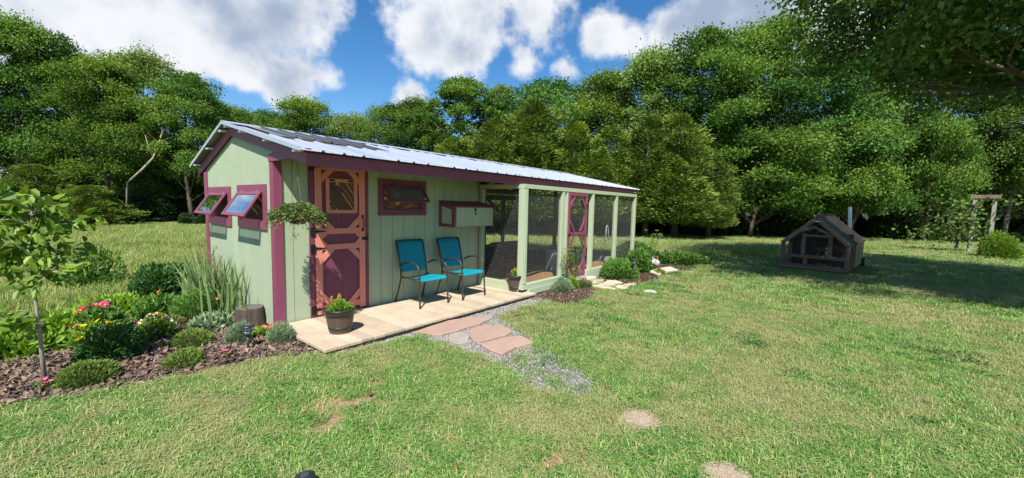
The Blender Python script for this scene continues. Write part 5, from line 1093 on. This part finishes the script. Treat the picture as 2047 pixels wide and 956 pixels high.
MB().box(.04, -.1, .40, .98, -HW+.1, .42).build('inner_floor', DARKW, hut)
for y in (.06, -HW-.06):
    m_ = MB(); m_.tube([(2.85, y-.03, .13), (2.85, y+.03, .13)], .13, 16); w_ = m_.build('wheel', RUBBER, hut); m_ = MB(); m_.tube([(2.85, y-.04, .13), (2.85, y+.04, .13)], .05, 10); m_.build('hub', GALV, w_)
t = thing('bowl', 'round grey bowl fixed at the peak of the hutch front', 'bowl', (11.40, -4.87, GZ+1.30)); MB().lathe([(.04, 0), (.10, .035), (.12, .07), (.11, .068), (.05, .03), (.01, .025)], n=18).build('shell', GALV, t, smooth=True)
hen('hen', 'rusty red hen inside the hutch behind the left door post', 11.8, -4.95, GZ+.42, 1.5, .8, (.13, .035, .018))
hen('hen', 'rusty red hen inside the hutch on the right, beside the frame', 11.75, -5.48, GZ+.42, -1.2, .85, (.16, .04, .02))
t = thing('waterer', 'galvanised poultry waterer with a cone lid inside the hutch', 'waterer', (11.75, -5.28+.14, GZ+.42)); MB().lathe([(.09, 0), (.09, .03), (.06, .035), (.055, .17), (.085, .19), (.02, .24), (.01, .25)], n=18).build('tank', GALV, t, smooth=True)
bush('green_weeds', 'weeds growing under the hutch behind its bottom board', 'plant', 11.75, -5.05, .3, .2, 260, .08, .03, L_GREY, inner=.7)
t = thing('post', 'white post standing in the grass behind the hutch', 'post', (16.3, -5.86, GZ)); t.rotation_euler = (-.06, 0, 0); t.location.y += .1; MB().lathe([(.055, 0), (.055, 1.78), (.048, 1.80), (.01, 1.81)], n=16).build('shaft', WHITEP, t, smooth=True)
# ------------------------------------------------------------------ trees
def crown_leaves(seed, H, R, z0, kind):
    """leaf quads of a broadleaf crown: lobes -> clumps -> leaves"""
    g = np.random.default_rng(seed); airy = kind == 'a'
    nl = (30 if H > 8 else 19) if not airy else 44; lobes = []
    for i in range(nl):
        u = ((i+.5)/nl)**.85; prof = math.sin(math.pi*min(1, .18+.80*u))**.55 if not airy else math.sin(math.pi*min(1, .05+.93*u))**.8
        z = z0+(H-z0)*u*.95; a = i*2.399+g.normal(0, .3); q = g.uniform(.40, 1.02) if u < .93 else g.uniform(0, .4); lr = R*g.uniform(.27, .50)*(1 if not airy else .68)
        lobes.append((R*prof*q*math.cos(a), R*prof*q*math.sin(a), min(z, H-lr*.6), lr))
    cs, ts, vs = [], [], []
    for (x, y, z, lr) in lobes:
        lv = g.uniform(.1, .9); nc = int((14 if not airy else 12)*(lr/(R*.36))**1.6)+4
        d = unitv(g.normal(size=(nc, 3))); d[:, 2] = np.where(d[:, 2] < -.2, -d[:, 2]*.6, d[:, 2]); d = unitv(d)
        cc = np.array([x, y, z])+d*lr*g.uniform(.6, 1.05, (nc, 1))*np.array([1, 1, .8])
        for k in range(nc):
            m_ = 68; sp = lr*.27; o = g.normal(0, 1, (m_, 3))*np.array([sp, sp, sp*.75]); cs.append(cc[k]+o)
            ts.append(np.repeat(d[k:k+1]*.7, m_, 0)*np.array([1, 1, .5])+g.normal(0, .6, (m_, 3))+np.array([0, 0, -.25])); vs.append(np.clip(lv+o[:, 2]/sp*.08+g.normal(0, .14, m_), 0, 1))  # leaf tone brighter towards each clump top, as if lit from above
    cs, ts, vs = np.concatenate(cs), np.concatenate(ts), np.concatenate(vs)
    return leaf_arrays(cs, ts, g.uniform(.10, .19, len(cs)), g.uniform(.07, .125, len(cs)), g, .12), vs, lobes
def trunk_mesh(name, seed, H, lobes, m, r0=.17, airy=False, low=.12):
    g = random.Random(seed); mb = MB(); pts = [(0, 0, -.1)]; x = y = 0; n = 7
    for i in range(1, n+1): x += g.uniform(-.18, .18); y += g.uniform(-.18, .18); pts.append((x, y, H*.85*i/n))
    mb.tube(pts, [r0*(1-.85*i/n) for i in range(n+1)], 8)
    for (lx, ly, lz, lr) in lobes[::2 if not airy else 1]:
        z = max(H*low, lz-math.hypot(lx, ly)*g.uniform(.7, 1.3)-.4); i = min(n-1, int(z/(H*.85)*n)); f = z/(H*.85)*n-i; a, b = Vector(pts[i]), Vector(pts[i+1]); p = a.lerp(b, min(1, max(0, f)))
        q = Vector((lx, ly, lz)); mid = p.lerp(q, .5)+Vector((g.uniform(-.2, .2), g.uniform(-.2, .2), .15)); rr = r0*.38*(1-z/H*.6); mb.tube([p, mid, q], [rr, rr*.6, rr*.2], 5)
    o = mb.build(name, m, smooth=True); me = o.data; bpy.data.objects.remove(o); return me
PROTO = {'b': [], 'a': [], 'c': [], 's': []}
BH, BR = 12.0, 2.6
for s in range(5):
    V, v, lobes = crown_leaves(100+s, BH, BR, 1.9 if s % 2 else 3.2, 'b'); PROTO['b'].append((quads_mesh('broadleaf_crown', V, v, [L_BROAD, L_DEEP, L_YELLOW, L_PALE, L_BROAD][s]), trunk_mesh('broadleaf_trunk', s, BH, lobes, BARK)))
for s in range(2):
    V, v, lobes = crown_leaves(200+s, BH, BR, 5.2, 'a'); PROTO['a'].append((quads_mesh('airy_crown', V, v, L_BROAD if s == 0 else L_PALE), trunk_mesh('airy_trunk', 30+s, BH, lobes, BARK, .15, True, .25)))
for s in range(2):
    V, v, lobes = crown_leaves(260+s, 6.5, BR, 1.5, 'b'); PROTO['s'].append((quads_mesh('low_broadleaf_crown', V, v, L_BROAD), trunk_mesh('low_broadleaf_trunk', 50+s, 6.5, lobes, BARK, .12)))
CH, CR = 6.5, 1.65
def cedar(seed):
    """several leaders growing into one ragged cone of fine upswept sprays"""
    g = np.random.default_rng(seed); C_, T_, V_ = [], [], []
    lead = [(0, 0, CH, CR*.92, 13000)]+[(CR*g.uniform(.35, .65)*math.cos(a), CR*g.uniform(.35, .65)*math.sin(a), CH*g.uniform(.55, .88), CR*g.uniform(.5, .72), 4800) for a in g.uniform(0, 6.283, 5)]
    for (x0, y0, h, r_, n) in lead:
        u = g.uniform(0, 1, n)**1.2; z = .9+(h-.9)*u; a = g.uniform(0, 6.283, n); nl = 46; la = g.uniform(0, 6.283, nl); lz = g.uniform(0, 1, nl); ll = g.uniform(.05, .5, nl); lump = np.zeros(n)
        for i in range(nl): dd = np.abs((a-la[i]+np.pi) % (2*np.pi)-np.pi); lump = np.maximum(lump, ll[i]*np.exp(-(dd/.45)**2-((u-lz[i])/.075)**2))
        prof = np.clip((1-u)**(.5 if h > CH-.1 else .7), 0, 1)*(1+.13*np.sin(u*31+a*2))*np.minimum(1, (u+.03)/.16)**.6; r = r_*prof*(.62+lump*1.3)*g.uniform(.3, 1, n)**.35
        C_.append(np.stack([x0*(1-.3*u)+r*np.cos(a), y0*(1-.3*u)+r*np.sin(a), z+g.normal(0, .07, n)+lump*.25], 1)); T_.append(np.stack([np.cos(a), np.sin(a), g.uniform(.1, 1.6, n)], 1)+g.normal(0, .4, (n, 3))); V_.append(np.clip(.15+lump*1.3+g.normal(0, .15, n), 0, 1))  # light and shade put into the spray tone: lumps bright, hollows dark
    c, t, v = np.concatenate(C_), np.concatenate(T_), np.concatenate(V_); n = len(c)
    V = leaf_arrays(c, t, g.uniform(.09, .19, n), g.uniform(.025, .055, n), g, .15); mb = MB(); mb.tube([(0, 0, -.1), (.03, 0, 1.2), (0, .05, CH*.6), (0, 0, CH*.92)], [.11, .085, .05, .015], 8)
    for i in range(16): aa = g.uniform(0, 6.28); zz = g.uniform(.7, 3.2); l = CR*.7; mb.tube([(0, 0, zz), (l*math.cos(aa), l*math.sin(aa), zz+.4)], [.025, .008], 4)
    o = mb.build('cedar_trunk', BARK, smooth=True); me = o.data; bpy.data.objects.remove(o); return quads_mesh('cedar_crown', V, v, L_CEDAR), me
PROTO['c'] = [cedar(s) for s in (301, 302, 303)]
TREES = [
('b',-1.7,33.1,11.8,1.8,'tallest leafy tree of the left wood, nearest the left edge'),
('b',0.3,34.4,11.8,1.9,'broad leafy tree in the left wood, right of the tallest one'),
('b',1.7,28.8,9.6,1.7,'round topped tree in the middle of the left wood'),
('b',3.9,31.1,10.9,1.9,'wide spreading tree with a bare pale limb in the left wood'),
('b',5.3,26.9,9.2,1.8,'leafy tree at the right end of the left wood, behind the gable'),
('b',9.2,32.2,8.7,1.8,'small tree just right of the left wood above the coop ridge'),
('b',14.2,38.8,10.2,2.6,'low leafy tree above the left end of the roof ridge'),
('b',15.8,34.2,11.1,2.7,'round dome shaped tree above the middle of the dark roof panel'),
('b',19.4,32.2,9.9,2.3,'small rounded tree ending beside the gap of open sky'),
('b',20.6,27.0,10.4,2.3,'leafy tree just right of the open sky gap'),
('b',21.0,24.0,10.7,2.1,'narrow leafy tree behind the coop roof, left of the airy tree'),
('a',22.3,19.7,12.0,2.9,'airy tree with thin visible stems against the cloud'),
('a',26.2,18.8,12.2,2.1,'sparse pale tree between the airy tree and the pale crowned tree'),
('b',25.4,13.2,11.6,3.1,'rounded pale green tree in the centre of the far tree line'),
('b',25.9,8.5,11.3,2.6,'rounded tree left of the big trees behind the cedars'),
('b',25.0,4.7,11.6,2.4,'big leafy tree rising directly behind the tallest cedars'),
('b',25.9,1.6,12.6,2.5,'large bright tree with a flat wide top right of the centre'),
('b',29.7,-1.2,13.8,2.6,'tallest tree of the right wood, left of the oak branches'),
('b',25.7,-1.4,6.0,2.6,'lower leafy tree between the last cedar and the small hutch'),
('b',30.1,-4.6,11.3,2.3,'leafy tree behind the small hutch'),
('b',29.5,-6.1,6.8,1.9,'low bright maple with hanging leaves behind the hutch roof'),
('b',35.2,-8.0,13.8,2.4,'tall dark tree behind the oak branches'),
('b',32.3,-9.6,7.2,1.5,'low leafy tree between the hutch and the arbor'),
('b',38.8,-11.6,12.9,2.2,'tall dark tree above the wooden arbor'),
('b',38.4,-14.0,12.9,2.0,'dark tree at the right edge behind the arbor'),
('b',39.8,-16.8,13.3,2.2,'tree just past the right edge of the photo'),
('b',-2.0,36.5,6.6,1.6,'low leafy tree filling the gap at the left edge of the left wood'),
('c',13.6,11.5,5.2,1.7,'leftmost cedar, low behind the coop roof'),
('c',15.0,9.8,6.2,1.7,'second cedar from the left, seen above the nest box'),
('c',16.4,8.0,7.2,1.9,'third cedar from the left, broad and tall'),
('c',17.7,6.3,6.1,1.6,'fourth cedar from the left, above the run posts'),
('c',19.0,4.7,5.9,1.5,'fifth cedar from the left, above the run door'),
('c',20.3,3.0,6.5,1.5,'cedar with a bare trunk just past the end of the run'),
('c',21.4,1.7,6.7,1.7,'big bushy cedar standing right of the run, trunk in full view'),
('c',22.6,0.2,4.8,1.1,'small last cedar on the right, in front of the dark wood'),
('c',-1.1,28.3,3.1,1.4,'dark shrubby cedar at the foot of the left wood'),
('c',0.7,26.0,2.1,1.1,'low dark cedar right of the shrubby one in the left wood'),
]
cnt = {'b': 0, 'a': 0, 'c': 0, 's': 0}
for i, (k, x, y, H, R, lab) in enumerate(TREES):
    if k == 'b' and H < 7.5: k = 's'
    cr, tr = PROTO[k][cnt[k] % len(PROTO[k])]; cnt[k] += 1; h0, r0 = (CH, CR) if k == 'c' else (6.5, BR) if k == 's' else (BH, BR)
    nm = 'cedar_tree' if k == 'c' else 'broadleaf_tree'
    t = thing(nm, lab, 'tree', (x, y, GZ), i*1.37, 'cedar trees in front of the wood' if k == 'c' else 'broadleaf trees of the wood round the yard'); R = R*(1.22 if k != 'c' else 1.95)
    t.scale = (R/r0, R/r0, H/h0)
    for me, n_ in ((tr, 'trunk'), (cr, 'crown')): o = bpy.data.objects.new(n_, me); COL.objects.link(o); o.parent = t
# pale bare limb of a tree in the left wood
t = thing('bare_limb_tree', 'bare crooked pale tree limb showing against the dark of the left wood', 'dead tree', (3.1, 26.4, GZ))
MB().tube([(-.9, .8, 0), (-.8, .6, 2.4), (-.2, 0, 3.2), (.3, 0, 3.9), (.6, 0, 4.8), (.8, 0, 5.6)], [.05, .05, .06, .06, .045, .02], 7).tube([(.3, 0, 3.9), (.1, .1, 4.7), (.0, 0, 5.2)], [.045, .03, .012], 6).tube([(.6, 0, 4.8), (1.0, .1, 5.1), (1.3, 0, 5.3)], [.03, .022, .01], 6).build('limb', BARKP, t, smooth=True)
# far wood behind, one mass
woodsrc = hidden_collection('wood_source', [p[0] for p in PROTO['b']])
g = np.random.default_rng(77); pts = []
for i in range(300):
    az = g.uniform(R_(1), R_(128)); d = g.uniform(30, 62)/max(.45, math.cos(az-YAW)); P = np.array([CAM.x+d*math.sin(az), CAM.y+d*math.cos(az)]); dp = (P-CAM2)@FDIR
    lim = 27.5 if az < .35 or az > 1.25 else 38
    if dp > lim: pts.append(P)
P = np.array(pts); n = len(P); dd = np.hypot(P[:, 0]-CAM.x, P[:, 1]-CAM.y); az = np.arctan2(P[:, 0]-CAM.x, P[:, 1]-CAM.y)
s = np.where(az < .30, .62, np.where(az > 1.25, .8, np.clip(dd*.0135, .4, .8)))*g.uniform(.75, 1.0, n)
scatter('far_wood', np.c_[P, np.full(n, GZ)], np.c_[np.zeros((n, 2)), g.uniform(0, 6.28, n)], s, g.integers(0, 5, n), woodsrc, 'mass of leafy trees deep in the wood behind the first row', 'wood')
# wooded rise added far behind to block bright sky gaps low in the wood
def added_hills():
    g = np.random.default_rng(4); n = 260; rows = [(62, -1, 0), (70, 5, 1.2), (78, 8, 1.8), (90, 10, 2.2), (130, 9, 2)]; V = []
    for i in range(n):
        az = R_(3)+(R_(122)-R_(3))*i/(n-1)
        for (d, h, w) in rows: dd = d/max(.5, math.cos(az-YAW))*.8; V.append((CAM.x+dd*math.sin(az), CAM.y+dd*math.cos(az), GZ+(h+w*(math.sin(i*.37)+.6*math.sin(i*1.13+1)+g.normal(0, .35)) if h > 0 else -1)*(.5 if d < 63 else .75)))
    k = len(rows); mb = MB(); mb.add(V, [(i*k+j, i*k+j+1, (i+1)*k+j+1, (i+1)*k+j) for i in range(n-1) for j in range(k-1)])
    tag(mb.build('added_hills', mat('added_hill_cover', (.030, .055, .016), .95, noise=[(.35, H1, .4), (2, H1, .5)], bump=(.8, H1, 1, .8))), kind='structure')
added_hills()
# undergrowth along the foot of the wood
def shrub_mesh(seed):
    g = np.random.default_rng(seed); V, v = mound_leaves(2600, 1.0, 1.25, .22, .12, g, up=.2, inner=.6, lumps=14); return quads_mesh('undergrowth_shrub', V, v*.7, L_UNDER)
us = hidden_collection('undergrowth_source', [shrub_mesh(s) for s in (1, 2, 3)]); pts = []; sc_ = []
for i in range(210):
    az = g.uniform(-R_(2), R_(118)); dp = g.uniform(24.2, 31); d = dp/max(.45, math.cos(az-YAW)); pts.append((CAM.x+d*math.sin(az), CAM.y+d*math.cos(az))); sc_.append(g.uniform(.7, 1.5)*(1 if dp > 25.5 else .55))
n = len(pts); scatter('undergrowth', np.c_[np.array(pts), np.full(n, GZ)], np.c_[np.zeros((n, 2)), g.uniform(0, 6.28, n)], sc_, g.integers(0, 3, n), us, 'undergrowth along the foot of the wood, its leaves darkened for deep shade', 'undergrowth')
# ------------------------------------------------------------------ the big oak reaching in from the right
def oak():
    g = np.random.default_rng(9); t = thing('oak_tree', 'big oak whose leafy branches reach in over the yard from beyond the right edge', 'tree', (9.8, -9.3, GZ))
    Z0 = 0; lobes = []
    for i in range(235):
        d = unitv(g.normal(size=3)); d[2] = d[2]*.8+.12; q = g.uniform(.25, 1)**.5; c = np.array([0, 0, 6.3])+d*q*np.array([5.2, 5.2, 3.6]); 
        if c[2] < 3.0: c[2] = 3.0+g.uniform(0, .8)
        lobes.append((*c, g.uniform(.55, 1.05)))
    cs, ts, vs = [], [], []
    for (x, y, z, lr) in lobes:
        lv = g.uniform(.2, .9); nc = int(19*lr*lr)+7; d = unitv(g.normal(size=(nc, 3))); cc = np.array([x, y, z])+d*lr*g.uniform(.3, 1.0, (nc, 1))*np.array([1, 1, .65])
        for k in range(nc):
            m_ = 25; sp = .20; o = g.normal(0, 1, (m_, 3))*np.array([sp, sp, sp*.6]); cs.append(cc[k]+o); ts.append(d[k]*.6+g.normal(0, .7, (m_, 3))+np.array([0, 0, -.35])); vs.append(np.clip(lv+g.normal(0, .15, m_), 0, 1))
    cs, ts, vs = np.concatenate(cs), np.concatenate(ts), np.concatenate(vs); vs = np.where(g.uniform(size=len(vs)) < .01, 1, vs)
    obj_from(quads_mesh('crown', leaf_arrays(cs, ts, g.uniform(.09, .155, len(cs)), g.uniform(.055, .09, len(cs)), g, .14), vs, L_OAK), 'crown', t)
    mb = MB(); mb.tube([(0, 0, -.1), (.05, .05, 1.5), (.0, .1, 3.2), (.1, 0, 6), (0, 0, 8.5)], [.36, .28, .24, .14, .03], 10)
    for i in range(11):
        a = 6.283*i/11+g.uniform(-.2, .2); z = g.uniform(2.7, 5.2); l = g.uniform(3.2, 4.6); P = [np.array([0, 0, z])]; d = np.array([math.cos(a), math.sin(a), .35])
        for q in range(5): d = unitv(d+g.normal(0, .16, 3)+np.array([0, 0, .02])); P.append(P[-1]+d*l/5)
        mb.tube(P, [.10, .075, .055, .04, .025, .01], 6)
        for q in (2, 3, 4):
            for s_ in (-1, 1): e = np.array([math.cos(a+s_*.8), math.sin(a+s_*.8), .2]); P2 = [P[q], P[q]+e*.6+g.normal(0, .1, 3), P[q]+e*1.2+g.normal(0, .15, 3)]; mb.tube(P2, [.03, .02, .006], 5)
    mb.build('trunk', BARK, t, smooth=True)
oak()
# ------------------------------------------------------------------ arbor with vine and the bush beside it
ar = thing('arbor', 'weathered wooden arbor of two posts and a crossbeam at the right', 'arbor', (24.0, -10.4, GZ))
ARW = mat('arbor_wood', (.26, .24, .20), .85, noise=[(14, (1, 1, .3), .2)])
MB().box(-.06, -.17, 0, .06, -.05, 2.35).build('post', ARW, ar); MB().box(-.06, .39, 0, .06, .51, 2.35).build('post', ARW, ar); MB().box(-.1, -.26, 2.35, .1, .60, 2.5).build('crossbeam', GREYW, ar)
vn = thing('grape_vine', 'big leaved grape vine climbing over the arbor', 'vine', (23.9, -9.6, GZ)); g = np.random.default_rng(13); n = 750
c = np.concatenate([g.normal((0, .15, 1.35), (.25, .42, .45), (420, 3)), g.normal((0, .8, .75), (.25, .55, .18), (180, 3)), g.normal((0, -.8, 2.2), (.15, .7, .12), (90, 3)), g.normal((0, -.5, .9), (.2, .35, .35), (60, 3))]); c[:, 2] = np.clip(c[:, 2], .1, 2.5)
obj_from(quads_mesh('foliage', leaf_arrays(c, g.normal(0, .7, (n, 3))+np.array([-.2, 0, -.2]), g.uniform(.10, .19, n), g.uniform(.10, .17, n), g, .1), g.uniform(.2, 1, n), L_PALE), 'foliage', vn)
MB().tube([(0, .05, 0), (.1, 0, .9), (0, -.1, 1.7), (0, -.6, 2.3)], [.05, .04, .03, .02], 6).build('stem', BARK, vn)
bush('yellow_bush', 'bright yellow green bush beside the arbor at the right edge', 'shrub', 21.6, -10.3, .62, 1.05, 3400, .12, .03, L_LIME, inner=.8, up=.9)
bush('weed_clump', 'green weed clump at the foot of the wood left of the hutch post', 'plant', 21.5, -5.0, .8, .35, 900, .14, .05, L_BUSH, inner=.8)
